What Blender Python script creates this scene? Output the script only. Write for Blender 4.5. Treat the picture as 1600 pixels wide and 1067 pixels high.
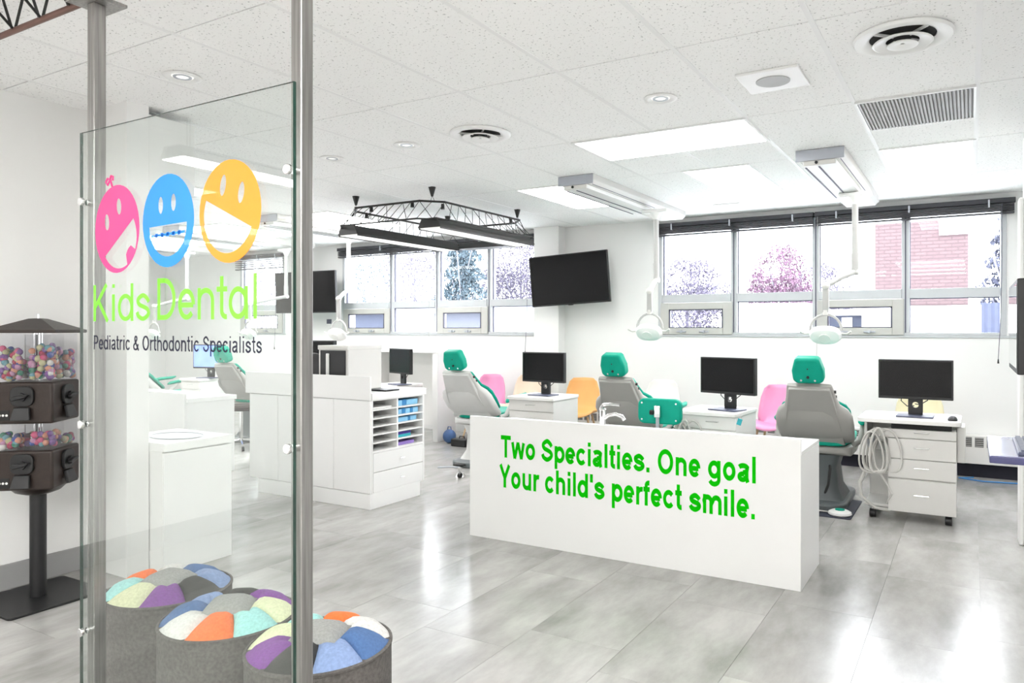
import bpy, bmesh, math, random
from mathutils import Vector, Matrix, Euler
random.seed(7)
PI = math.pi
scene = bpy.context.scene
COL = scene.collection
for o in list(bpy.data.objects):
    bpy.data.objects.remove(o)

# ------------------------------------------------------------------ camera, world, exposure
cam_d = bpy.data.cameras.new('camera')
cam = bpy.data.objects.new('camera', cam_d)
COL.objects.link(cam)
cam.location = (0, 0, 1.395)
cam.rotation_euler = (PI / 2, 0, 0.5096)
cam_d.sensor_width = 36
cam_d.lens = 36 * 1129.1 / 1600
cam_d.shift_x = -0.0540
cam_d.shift_y = -0.0116
cam_d.clip_start = 0.02
cam_d.clip_end = 200
scene.camera = cam

world = bpy.data.worlds.new('world')
scene.world = world
world.use_nodes = True
bg = world.node_tree.nodes['Background']
bg.inputs[0].default_value = (0.93, 0.96, 1.0, 1)
bg.inputs[1].default_value = 3.6
scene.view_settings.view_transform = 'Standard'
scene.view_settings.look = 'None'
scene.view_settings.exposure = 1.8
scene.view_settings.gamma = 1.0
scene.view_settings.use_curve_mapping = False
PANEL_EMIT = 5.8        # added entrance panels; the treatment bay has dimmer ones
BAY_EMIT = 3.6

# ------------------------------------------------------------------ materials
def mat(name, col, rough=0.5, metal=0.0, var=0.04, scale=8.0, bump=0.0, bscale=60.0, coat=0.0, spec=0.5, stretch=None, emit=0.0, trans=0.0):
    m = bpy.data.materials.new(name)
    m.use_nodes = True
    nt = m.node_tree
    b = nt.nodes['Principled BSDF']
    tc = nt.nodes.new('ShaderNodeTexCoord')
    mp = nt.nodes.new('ShaderNodeMapping')
    nt.links.new(tc.outputs['Object'], mp.inputs[0])
    if stretch:
        mp.inputs['Scale'].default_value = stretch
    nz = nt.nodes.new('ShaderNodeTexNoise')
    nz.inputs['Scale'].default_value = scale
    nz.inputs['Detail'].default_value = 4
    nt.links.new(mp.outputs[0], nz.inputs['Vector'])
    rp = nt.nodes.new('ShaderNodeValToRGB')
    c0 = [max(0, c * (1 - var)) for c in col]
    c1 = [min(1, c * (1 + var)) for c in col]
    rp.color_ramp.elements[0].position = 0.3
    rp.color_ramp.elements[1].position = 0.7
    rp.color_ramp.elements[0].color = (*c0, 1)
    rp.color_ramp.elements[1].color = (*c1, 1)
    nt.links.new(nz.outputs['Fac'], rp.inputs[0])
    nt.links.new(rp.outputs[0], b.inputs['Base Color'])
    b.inputs['Roughness'].default_value = rough
    b.inputs['Metallic'].default_value = metal
    b.inputs['Coat Weight'].default_value = coat
    b.inputs['Specular IOR Level'].default_value = spec
    if trans:
        b.inputs['Transmission Weight'].default_value = trans
    if emit:
        b.inputs['Emission Color'].default_value = (*col, 1)
        b.inputs['Emission Strength'].default_value = emit
    if bump:
        n2 = nt.nodes.new('ShaderNodeTexNoise')
        n2.inputs['Scale'].default_value = bscale
        nt.links.new(mp.outputs[0], n2.inputs['Vector'])
        bp = nt.nodes.new('ShaderNodeBump')
        bp.inputs['Strength'].default_value = bump
        bp.inputs['Distance'].default_value = 0.004
        nt.links.new(n2.outputs['Fac'], bp.inputs['Height'])
        nt.links.new(bp.outputs[0], b.inputs['Normal'])
    return m

def glass_mat(name, tint=(1, 1, 1), ior=1.5, rough=0.0):
    m = bpy.data.materials.new(name)
    m.use_nodes = True
    nt = m.node_tree
    nt.nodes.remove(nt.nodes['Principled BSDF'])
    out = nt.nodes['Material Output']
    fr = nt.nodes.new('ShaderNodeFresnel')
    ge = nt.nodes.new('ShaderNodeNewGeometry')
    mr = nt.nodes.new('ShaderNodeMapRange')     # same reflectance on both sides of each face
    mr.inputs['To Min'].default_value = ior
    mr.inputs['To Max'].default_value = 1 / ior
    nt.links.new(ge.outputs['Backfacing'], mr.inputs['Value'])
    nt.links.new(mr.outputs[0], fr.inputs['IOR'])
    tr = nt.nodes.new('ShaderNodeBsdfTransparent')
    tr.inputs[0].default_value = (*tint, 1)
    gl = nt.nodes.new('ShaderNodeBsdfGlossy')
    gl.inputs['Roughness'].default_value = rough
    mx = nt.nodes.new('ShaderNodeMixShader')
    nt.links.new(fr.outputs[0], mx.inputs[0])
    nt.links.new(tr.outputs[0], mx.inputs[1])
    nt.links.new(gl.outputs[0], mx.inputs[2])
    nt.links.new(mx.outputs[0], out.inputs[0])
    return m

def film_mat(name, col, alpha=0.85):
    m = mat(name, col, 0.4, var=0.02)
    nt = m.node_tree
    b = nt.nodes['Principled BSDF']
    out = nt.nodes['Material Output']
    tr = nt.nodes.new('ShaderNodeBsdfTransparent')
    tl = nt.nodes.new('ShaderNodeBsdfTranslucent')
    tl.inputs[0].default_value = (*col, 1)
    m2 = nt.nodes.new('ShaderNodeMixShader')
    m2.inputs[0].default_value = 0.45
    nt.links.new(b.outputs[0], m2.inputs[1])
    nt.links.new(tl.outputs[0], m2.inputs[2])
    mx = nt.nodes.new('ShaderNodeMixShader')
    mx.inputs[0].default_value = alpha
    nt.links.new(tr.outputs[0], mx.inputs[1])
    nt.links.new(m2.outputs[0], mx.inputs[2])
    nt.links.new(mx.outputs[0], out.inputs[0])
    return m

def ceiling_mat():
    m = bpy.data.materials.new('acoustic_tile')
    m.use_nodes = True
    nt = m.node_tree
    b = nt.nodes['Principled BSDF']
    tc = nt.nodes.new('ShaderNodeTexCoord')
    geo = nt.nodes.new('ShaderNodeNewGeometry')
    vo = nt.nodes.new('ShaderNodeTexNoise')
    vo.inputs['Scale'].default_value = 75
    vo.inputs['Detail'].default_value = 2.0
    vo.inputs['Roughness'].default_value = 0.6
    nt.links.new(geo.outputs['Position'], vo.inputs['Vector'])
    rp = nt.nodes.new('ShaderNodeValToRGB')
    rp.color_ramp.elements[0].position = 0.30
    rp.color_ramp.elements[0].color = (0.48, 0.48, 0.48, 1)
    rp.color_ramp.elements[1].position = 0.385
    rp.color_ramp.elements[1].color = (0.95, 0.95, 0.945, 1)
    nt.links.new(vo.outputs['Fac'], rp.inputs[0])
    nt.links.new(rp.outputs[0], b.inputs['Base Color'])
    b.inputs['Roughness'].default_value = 0.9
    bp = nt.nodes.new('ShaderNodeBump')
    bp.inputs['Strength'].default_value = 0.5
    bp.inputs['Distance'].default_value = 0.003
    nt.links.new(rp.outputs[0], bp.inputs['Height'])
    nt.links.new(bp.outputs[0], b.inputs['Normal'])
    return m

def floor_mat():
    m = bpy.data.materials.new('concrete_look_vinyl')
    m.use_nodes = True
    nt = m.node_tree
    b = nt.nodes['Principled BSDF']
    geo = nt.nodes.new('ShaderNodeNewGeometry')
    oi = nt.nodes.new('ShaderNodeObjectInfo')
    add = nt.nodes.new('ShaderNodeVectorMath')
    add.operation = 'ADD'
    sc = nt.nodes.new('ShaderNodeVectorMath')
    sc.operation = 'SCALE'
    sc.inputs['Scale'].default_value = 40
    cmb = nt.nodes.new('ShaderNodeCombineXYZ')
    nt.links.new(oi.outputs['Random'], cmb.inputs[0])
    nt.links.new(oi.outputs['Random'], cmb.inputs[2])
    nt.links.new(cmb.outputs[0], sc.inputs[0])
    mp = nt.nodes.new('ShaderNodeMapping')
    mp.inputs['Scale'].default_value = (2.6, 1.0, 1)
    nt.links.new(geo.outputs['Position'], mp.inputs[0])
    nt.links.new(mp.outputs[0], add.inputs[0])
    nt.links.new(sc.outputs[0], add.inputs[1])
    n1 = nt.nodes.new('ShaderNodeTexNoise')
    n1.inputs['Scale'].default_value = 1.6
    n1.inputs['Detail'].default_value = 8
    n1.inputs['Roughness'].default_value = 0.62
    nt.links.new(add.outputs[0], n1.inputs['Vector'])
    rp = nt.nodes.new('ShaderNodeValToRGB')
    rp.color_ramp.elements[0].position = 0.28
    rp.color_ramp.elements[0].color = (0.25, 0.245, 0.235, 1)
    rp.color_ramp.elements[1].position = 0.72
    rp.color_ramp.elements[1].color = (0.49, 0.48, 0.465, 1)
    nt.links.new(n1.outputs['Fac'], rp.inputs[0])
    nt.links.new(rp.outputs[0], b.inputs['Base Color'])
    b.inputs['Roughness'].default_value = 0.22
    b.inputs['Specular IOR Level'].default_value = 0.55
    return m

def brick_mat():
    m = bpy.data.materials.new('brick_facade')
    m.use_nodes = True
    nt = m.node_tree
    b = nt.nodes['Principled BSDF']
    geo = nt.nodes.new('ShaderNodeNewGeometry')
    mp = nt.nodes.new('ShaderNodeMapping')
    mp.inputs['Rotation'].default_value = (PI / 2, 0, 0)
    nt.links.new(geo.outputs['Position'], mp.inputs[0])
    br = nt.nodes.new('ShaderNodeTexBrick')
    br.inputs['Color1'].default_value = (0.105, 0.07, 0.073, 1)
    br.inputs['Color2'].default_value = (0.092, 0.062, 0.066, 1)
    br.inputs['Mortar'].default_value = (0.068, 0.047, 0.05, 1)
    br.inputs['Scale'].default_value = 1.0
    br.inputs['Brick Width'].default_value = 0.22
    br.inputs['Row Height'].default_value = 0.07
    br.inputs['Mortar Size'].default_value = 0.012
    nt.links.new(mp.outputs[0], br.inputs['Vector'])
    nt.links.new(br.outputs['Color'], b.inputs['Base Color'])
    b.inputs['Roughness'].default_value = 0.9
    return m

def ball_mat():
    m = bpy.data.materials.new('coloured_capsules')
    m.use_nodes = True
    nt = m.node_tree
    b = nt.nodes['Principled BSDF']
    geo = nt.nodes.new('ShaderNodeNewGeometry')
    rp = nt.nodes.new('ShaderNodeValToRGB')
    rp.color_ramp.interpolation = 'CONSTANT'
    cols = [(.26, .015, .05), (.42, .06, .14), (.03, .05, .22), (.50, .49, .46), (.015, .13, .08), (.13, .05, .2), (.45, .2, .13), (.09, .22, .25), (.34, .33, .18), (.36, .18, .28)]
    els = rp.color_ramp.elements
    while len(els) < len(cols):
        els.new(0.5)
    for i, c in enumerate(cols):
        els[i].position = i / len(cols)
        els[i].color = (*c, 1)
    nt.links.new(geo.outputs['Random Per Island'], rp.inputs[0])
    nt.links.new(rp.outputs[0], b.inputs['Base Color'])
    b.inputs['Roughness'].default_value = 0.15
    return m

M = {}
M['wall'] = mat('white_wall_paint', (0.82, 0.82, 0.81), 0.75, var=0.012, scale=1.5, bump=0.05, bscale=180)
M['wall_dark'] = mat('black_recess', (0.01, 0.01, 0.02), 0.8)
M['ceil'] = ceiling_mat()
M['tee'] = mat('white_ceiling_tee', (0.87, 0.87, 0.87), 0.5, var=0.01)
M['slab'] = mat('dark_plenum', (0.25, 0.25, 0.25), 0.9)
M['floor'] = floor_mat()
M['joint'] = mat('floor_joint', (0.16, 0.155, 0.15), 0.6)
M['lam'] = mat('white_laminate', (0.84, 0.84, 0.83), 0.35, var=0.01, scale=3)
M['worktop'] = mat('white_worktop', (0.88, 0.88, 0.87), 0.25, var=0.01, scale=3)
M['white'] = mat('white_plastic', (0.85, 0.85, 0.84), 0.35, var=0.01)
M['frame'] = mat('window_frame_paint', (0.52, 0.54, 0.56), 0.45, var=0.02)
M['hopper'] = mat('hopper_frame_paint', (0.50, 0.50, 0.475), 0.5, var=0.02)
M['gasket'] = mat('dark_gasket', (0.10, 0.10, 0.14), 0.6)
M['pane'] = glass_mat('window_glass', (0.985, 0.99, 1.0), 1.22)
M['glass'] = glass_mat('sign_glass', (0.965, 0.985, 0.975), 1.52)
M['edge'] = mat('green_glass_edge', (0.003, 0.03, 0.02), 0.12, var=0.3, scale=5, coat=0.5)
M['acryl'] = glass_mat('clear_acrylic', (0.97, 0.97, 0.98), 1.45, 0.03)
M['steel'] = mat('brushed_steel', (0.34, 0.33, 0.32), 0.33, 1.0, var=0.25, scale=6, stretch=(20, 20, 0.6), bump=0.1, bscale=40)
M['chrome'] = mat('chrome', (0.75, 0.75, 0.75), 0.12, 1.0, var=0.02)
M['dsteel'] = mat('dark_grey_steel', (0.16, 0.16, 0.165), 0.4, 0.8, var=0.1)
M['base'] = mat('grey_vinyl_base', (0.30, 0.30, 0.30), 0.6, var=0.03)
M['green'] = mat('green_vinyl_letters', (0.004, 0.50, 0.002), 0.8, var=0.02, spec=0.04)
M['teal'] = mat('teal_upholstery', (0.0, 0.32, 0.22), 0.5, var=0.05, scale=14, bump=0.05, spec=0.2)
M['shell'] = mat('backlit_chair_shell', (0.36, 0.355, 0.335), 0.45, var=0.03)  # shell darkened in colour for chair backs standing against the windows' light
M['shell2'] = mat('light_grey_chair_shell', (0.60, 0.60, 0.585), 0.45, var=0.03)
M['dkbase'] = mat('slate_chair_base', (0.10, 0.115, 0.12), 0.4, var=0.06)
M['black'] = mat('black_plastic', (0.006, 0.006, 0.007), 0.45, var=0.1)
M['screen'] = mat('black_screen', (0.005, 0.005, 0.0055), 0.25, var=0.05, spec=0.2)
M['blue_screen'] = mat('lit_blue_screen', (0.16, 0.24, 0.62), 0.2, var=0.35, scale=3, emit=0.55)
M['sil'] = mat('silver_plastic', (0.45, 0.47, 0.52), 0.35, 0.5, var=0.03)
M['darkmet'] = mat('black_painted_metal', (0.015, 0.014, 0.013), 0.45, 0.2, var=0.1)
M['houseing'] = mat('charcoal_housing', (0.028, 0.028, 0.028), 0.5, var=0.08)
M['bronze'] = mat('dark_bronze_enamel', (0.026, 0.017, 0.014), 0.38, 0.3, var=0.15, scale=30, bump=0.15, bscale=200)
M['redbrown'] = mat('red_brown_steel', (0.13, 0.06, 0.045), 0.4, 0.4, var=0.15)
M['blind'] = mat('dark_grey_blind', (0.035, 0.035, 0.042), 0.5, var=0.06)
M['cart'] = mat('off_white_cabinet', (0.66, 0.65, 0.625), 0.4, var=0.012)
M['cartw'] = mat('white_cabinet', (0.80, 0.79, 0.77), 0.4, var=0.012)
M['hose'] = mat('grey_hose', (0.56, 0.55, 0.52), 0.4, var=0.05)
M['pink'] = mat('pink_shell', (0.83, 0.34, 0.56), 0.45, var=0.03)
M['orange'] = mat('orange_shell', (0.88, 0.47, 0.17), 0.45, var=0.03)
M['peach'] = mat('peach_shell', (0.84, 0.68, 0.55), 0.45, var=0.03)
M['cream'] = mat('cream_shell', (0.80, 0.74, 0.52), 0.45, var=0.03)
M['ivory'] = mat('ivory_shell', (0.84, 0.82, 0.79), 0.45, var=0.02)
M['wood'] = mat('beech_wood', (0.55, 0.38, 0.22), 0.5, var=0.15, stretch=(6, 6, 1))
M['fab_side'] = mat('taupe_wool', (0.105, 0.096, 0.09), 0.95, var=0.25, scale=90, bump=0.5, bscale=500)
for k, c in dict(white=(.62, .61, .59), orange=(.80, .17, .045), cyan=(.33, .62, .60), yellow=(.62, .64, .42), purple=(.19, .06, .27), black=(.045, .045, .042), lblue=(.22, .30, .50), blue=(.07, .14, .30), grey=(.30, .30, .29)).items():
    M['f_' + k] = mat(k + '_wool_patch', c, 0.95, var=0.12, scale=120, bump=0.4, bscale=600)
M['emit'] = mat('lit_diffuser', (1.0, 0.985, 0.96), 0.5, var=0.0, emit=PANEL_EMIT)
M['emit_bay'] = mat('lit_bay_diffuser', (1.0, 0.99, 0.97), 0.5, var=0.0, emit=BAY_EMIT)
M['diff'] = mat('white_lamp_diffuser', (0.85, 0.84, 0.8), 0.5, var=0.01, emit=0.25)
M['grille'] = mat('grey_grille', (0.42, 0.42, 0.42), 0.5, var=0.05)
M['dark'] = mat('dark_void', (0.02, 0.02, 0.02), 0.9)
M['navy'] = mat('navy_laminate', (0.06, 0.06, 0.16), 0.25, var=0.05)
M['lav'] = mat('lavender_reflection_tint', (0.42, 0.42, 0.62), 0.15, var=0.03, coat=0.5)  # reflection on the tray top put into the colour as pale lavender
M['gloss'] = mat('glossy_screen', (0.012, 0.012, 0.016), 0.05, var=0.05, spec=0.8, coat=0.6)
M['dgrille'] = mat('dark_heater_grille', (0.10, 0.10, 0.095), 0.6, var=0.05)
M['keys'] = mat('blue_grey_keys', (0.09, 0.10, 0.16), 0.4, var=0.05)
M['mat'] = mat('navy_floor_mat', (0.025, 0.03, 0.05), 0.6, var=0.1)
M['box1'] = mat('sky_blue_carton', (0.25, 0.55, 0.80), 0.5, var=0.1, scale=20)
M['box2'] = mat('deep_blue_carton', (0.03, 0.22, 0.50), 0.5, var=0.1, scale=20)
M['tealb'] = mat('turquoise_folder', (0.03, 0.42, 0.48), 0.5, var=0.05)
M['purp'] = mat('lilac_folder', (0.30, 0.20, 0.55), 0.5, var=0.05)
M['indigo'] = mat('indigo_folder', (0.06, 0.04, 0.30), 0.5, var=0.05)
M['bluebag'] = mat('blue_bag', (0.06, 0.13, 0.30), 0.6, var=0.2)
M['paper'] = mat('paper', (0.78, 0.78, 0.76), 0.7, var=0.03)
M['cable'] = mat('black_cable', (0.02, 0.02, 0.02), 0.5)
M['bcable'] = mat('blue_cable', (0.05, 0.25, 0.6), 0.5)
M['brick'] = brick_mat()
M['ball'] = ball_mat()
M['snow'] = mat('pale_concrete_yard', (0.74, 0.74, 0.75), 0.9, var=0.1, scale=1)
M['siding'] = mat('blue_grey_siding', (0.032, 0.04, 0.065), 0.8, var=0.12)
M['siding2'] = mat('pale_blue_siding', (0.075, 0.082, 0.105), 0.8, var=0.06)
M['lampgrey'] = mat('light_grey_enamel', (0.42, 0.42, 0.41), 0.35, var=0.015)
M['truck'] = mat('white_trailer_paint', (0.75, 0.75, 0.76), 0.5, var=0.02)
M['bark'] = mat('blue_grey_bark', (0.20, 0.20, 0.24), 0.9, var=0.2)
M['leafp'] = mat('pink_leaves', (0.125, 0.07, 0.11), 0.8, var=0.4, scale=3)
M['leafv'] = mat('violet_leaves', (0.10, 0.09, 0.13), 0.8, var=0.3, scale=3)
M['leafb'] = mat('blue_green_needles', (0.06, 0.09, 0.11), 0.8, var=0.35, scale=3)
M['leafs'] = mat('spruce_needles', (0.05, 0.055, 0.085), 0.8, var=0.3, scale=3)
M['bluefence'] = mat('blue_corrugated_sheet', (0.025, 0.033, 0.066), 0.5, var=0.3, scale=6)
M['roofgrey'] = mat('blue_grey_shingle', (0.06, 0.07, 0.1), 0.8, var=0.15)
M['d_pink'] = film_mat('pink_film', (0.86, 0.10, 0.36), 0.88)
M['d_blue'] = film_mat('blue_film', (0.04, 0.38, 0.86), 0.88)
M['d_orange'] = film_mat('orange_film', (0.95, 0.42, 0.05), 0.85)
M['d_green'] = film_mat('lime_film', (0.30, 0.84, 0.07), 0.9)
M['d_navy'] = film_mat('dark_navy_film', (0.02, 0.02, 0.05), 0.95)
M['tgrey'] = mat('grey_letters', (0.45, 0.45, 0.47), 0.6)

# ------------------------------------------------------------------ mesh helpers
class MB:
    def __init__(self):
        self.v = []
        self.f = []
    def add(self, vs, fs):
        n = len(self.v)
        self.v += [tuple(p) for p in vs]
        self.f += [tuple(i + n for i in f) for f in fs]
        return self
    def box(self, x0, x1, y0, y1, z0, z1):
        vs = [(x0, y0, z0), (x1, y0, z0), (x1, y1, z0), (x0, y1, z0), (x0, y0, z1), (x1, y0, z1), (x1, y1, z1), (x0, y1, z1)]
        return self.add(vs, [(0, 3, 2, 1), (4, 5, 6, 7), (0, 1, 5, 4), (1, 2, 6, 5), (2, 3, 7, 6), (3, 0, 4, 7)])
    def obox(self, c, size, rot=(0, 0, 0)):
        R = Euler(rot).to_matrix()
        hx, hy, hz = [s / 2 for s in size]
        vs = [Vector(c) + R @ Vector((a * hx, b * hy, d * hz)) for d in (-1, 1) for a, b in ((-1, -1), (1, -1), (1, 1), (-1, 1))]
        return self.add(vs, [(0, 3, 2, 1), (4, 5, 6, 7), (0, 1, 5, 4), (1, 2, 6, 5), (2, 3, 7, 6), (3, 0, 4, 7)])
    def cyl(self, p0, p1, r0, r1=None, n=16):
        r1 = r0 if r1 is None else r1
        p0, p1 = Vector(p0), Vector(p1)
        d = (p1 - p0).normalized()
        u = d.orthogonal().normalized()
        w = d.cross(u)
        vs = []
        for p, r in ((p0, r0), (p1, r1)):
            for i in range(n):
                a = 2 * PI * i / n
                vs.append(p + u * (r * math.cos(a)) + w * (r * math.sin(a)))
        fs = [(i, (i + 1) % n, n + (i + 1) % n, n + i) for i in range(n)]
        fs += [tuple(range(n - 1, -1, -1)), tuple(range(n, 2 * n))]
        return self.add(vs, fs)
    def tube(self, pts, r, n=8):
        pts = [Vector(p) for p in pts]
        vs = []
        u = None
        for i, p in enumerate(pts):
            d = (pts[min(i + 1, len(pts) - 1)] - pts[max(i - 1, 0)]).normalized()
            if u is None:
                u = d.orthogonal().normalized()
            else:
                u = (u - d * u.dot(d))
                u = u.normalized() if u.length > 1e-6 else d.orthogonal().normalized()
            w = d.cross(u)
            for k in range(n):
                a = 2 * PI * k / n
                vs.append(p + u * (r * math.cos(a)) + w * (r * math.sin(a)))
        fs = []
        for i in range(len(pts) - 1):
            for k in range(n):
                fs.append((i * n + k, i * n + (k + 1) % n, (i + 1) * n + (k + 1) % n, (i + 1) * n + k))
        m = (len(pts) - 1) * n
        fs += [tuple(range(n - 1, -1, -1)), tuple(range(m, m + n))]
        return self.add(vs, fs)
    def lathe(self, prof, c=(0, 0, 0), n=32, close=False):
        vs = []
        for (r, z) in prof:
            for k in range(n):
                a = 2 * PI * k / n
                vs.append((c[0] + r * math.cos(a), c[1] + r * math.sin(a), c[2] + z))
        fs = []
        m = len(prof)
        for i in range(m - 1 + (1 if close else 0)):
            for k in range(n):
                j = (i + 1) % m
                fs.append((i * n + k, i * n + (k + 1) % n, j * n + (k + 1) % n, j * n + k))
        if not close:
            fs += [tuple(range(n - 1, -1, -1)), tuple(range((m - 1) * n, m * n))]
        return self.add(vs, fs)
    def loft(self, secs, cap=True):
        n = len(secs[0])
        vs = [p for s in secs for p in s]
        fs = []
        for i in range(len(secs) - 1):
            for k in range(n):
                fs.append((i * n + k, i * n + (k + 1) % n, (i + 1) * n + (k + 1) % n, (i + 1) * n + k))
        if cap:
            m = (len(secs) - 1) * n
            fs += [tuple(range(n - 1, -1, -1)), tuple(range(m, m + n))]
        return self.add(vs, fs)
    def prism(self, poly, fn, t0, t1):
        n = len(poly)
        vs = [fn(a, b, t0) for a, b in poly] + [fn(a, b, t1) for a, b in poly]
        fs = [(i, (i + 1) % n, n + (i + 1) % n, n + i) for i in range(n)]
        fs += [tuple(range(n - 1, -1, -1)), tuple(range(n, 2 * n))]
        return self.add(vs, fs)
    def sphere(self, c, r, sc=(1, 1, 1), nu=14, nv=9):
        vs = [(c[0], c[1], c[2] - r * sc[2])]
        for j in range(1, nv):
            t = -PI / 2 + PI * j / nv
            for i in range(nu):
                a = 2 * PI * i / nu
                vs.append((c[0] + r * sc[0] * math.cos(t) * math.cos(a), c[1] + r * sc[1] * math.cos(t) * math.sin(a), c[2] + r * sc[2] * math.sin(t)))
        vs.append((c[0], c[1], c[2] + r * sc[2]))
        fs = [(0, 1 + (i + 1) % nu, 1 + i) for i in range(nu)]
        for j in range(nv - 2):
            for i in range(nu):
                a = 1 + j * nu
                fs.append((a + i, a + (i + 1) % nu, a + nu + (i + 1) % nu, a + nu + i))
        a = 1 + (nv - 2) * nu
        e = len(vs) - 1
        fs += [(a + i, a + (i + 1) % nu, e) for i in range(nu)]
        return self.add(vs, fs)
    def mesh(self, name, m, angle=38):
        me = bpy.data.meshes.new(name)
        me.from_pydata(self.v, [], self.f)
        bm = bmesh.new()
        bm.from_mesh(me)
        bmesh.ops.recalc_face_normals(bm, faces=bm.faces)
        la = math.radians(angle)
        for e in bm.edges:
            e.smooth = not (len(e.link_faces) == 2 and e.calc_face_angle(0) > la)
        for f in bm.faces:
            f.smooth = True
        bm.to_mesh(me)
        bm.free()
        if m:
            me.materials.append(m)
        return me
    def build(self, name, m, parent=None, loc=(0, 0, 0), rz=0.0, bevel=0.0, seg=2, angle=38):
        o = bpy.data.objects.new(name, self.mesh(name, m, angle))
        COL.objects.link(o)
        o.location = loc
        o.rotation_euler = (0, 0, rz)
        if parent:
            o.parent = parent
        if bevel:
            b = o.modifiers.new('bevel', 'BEVEL')
            b.width = bevel
            b.segments = seg
            b.limit_method = 'ANGLE'
            b.angle_limit = math.radians(40)
            b.harden_normals = False
        return o

def rrect(w, h, r, n=5):
    pts = []
    for cx, cy, a0 in ((w / 2 - r, h / 2 - r, 0), (-w / 2 + r, h / 2 - r, PI / 2), (-w / 2 + r, -h / 2 + r, PI), (w / 2 - r, -h / 2 + r, 1.5 * PI)):
        for i in range(n + 1):
            a = a0 + PI / 2 * i / n
            pts.append((cx + r * math.cos(a), cy + r * math.sin(a)))
    return pts

def thing(name, label, cat, loc=(0, 0, 0), rz=0.0, group=None):
    o = bpy.data.objects.new(name, None)
    COL.objects.link(o)
    o.location = loc
    o.rotation_euler = (0, 0, rz)
    o.empty_display_size = 0.05
    return tag(o, label, cat, group)

def tag(o, label, cat, group=None, kind=None):
    o['label'] = label
    o['category'] = cat
    if group:
        o['group'] = group
    if kind:
        o['kind'] = kind
    return o

def struct(o, label=None):
    o['kind'] = 'structure'
    if label:
        o['label'] = label
    return o

def dup(root, loc, rz, label, group=None):
    r = root.copy()
    COL.objects.link(r)
    r.location = loc
    r.rotation_euler = (0, 0, rz)
    r['label'] = label
    if group:
        r['group'] = group
    for ch in list(root.children):
        c = ch.copy()
        COL.objects.link(c)
        c.parent = r
        for g in ch.children:
            d = g.copy()
            COL.objects.link(d)
            d.parent = c
    return r

def piece(name, me, parent, loc=(0, 0, 0), rot=(0, 0, 0), scale=(1, 1, 1)):
    o = bpy.data.objects.new(name, me)
    COL.objects.link(o)
    o.location = loc
    o.rotation_euler = rot
    o.scale = scale
    o.parent = parent
    return o

def curve_mesh(curve, name):
    o = bpy.data.objects.new('tmp', curve)
    COL.objects.link(o)
    dg = bpy.context.evaluated_depsgraph_get()
    dg.update()
    me = bpy.data.meshes.new_from_object(o.evaluated_get(dg))
    bpy.data.objects.remove(o)
    me.name = name
    return me

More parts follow.
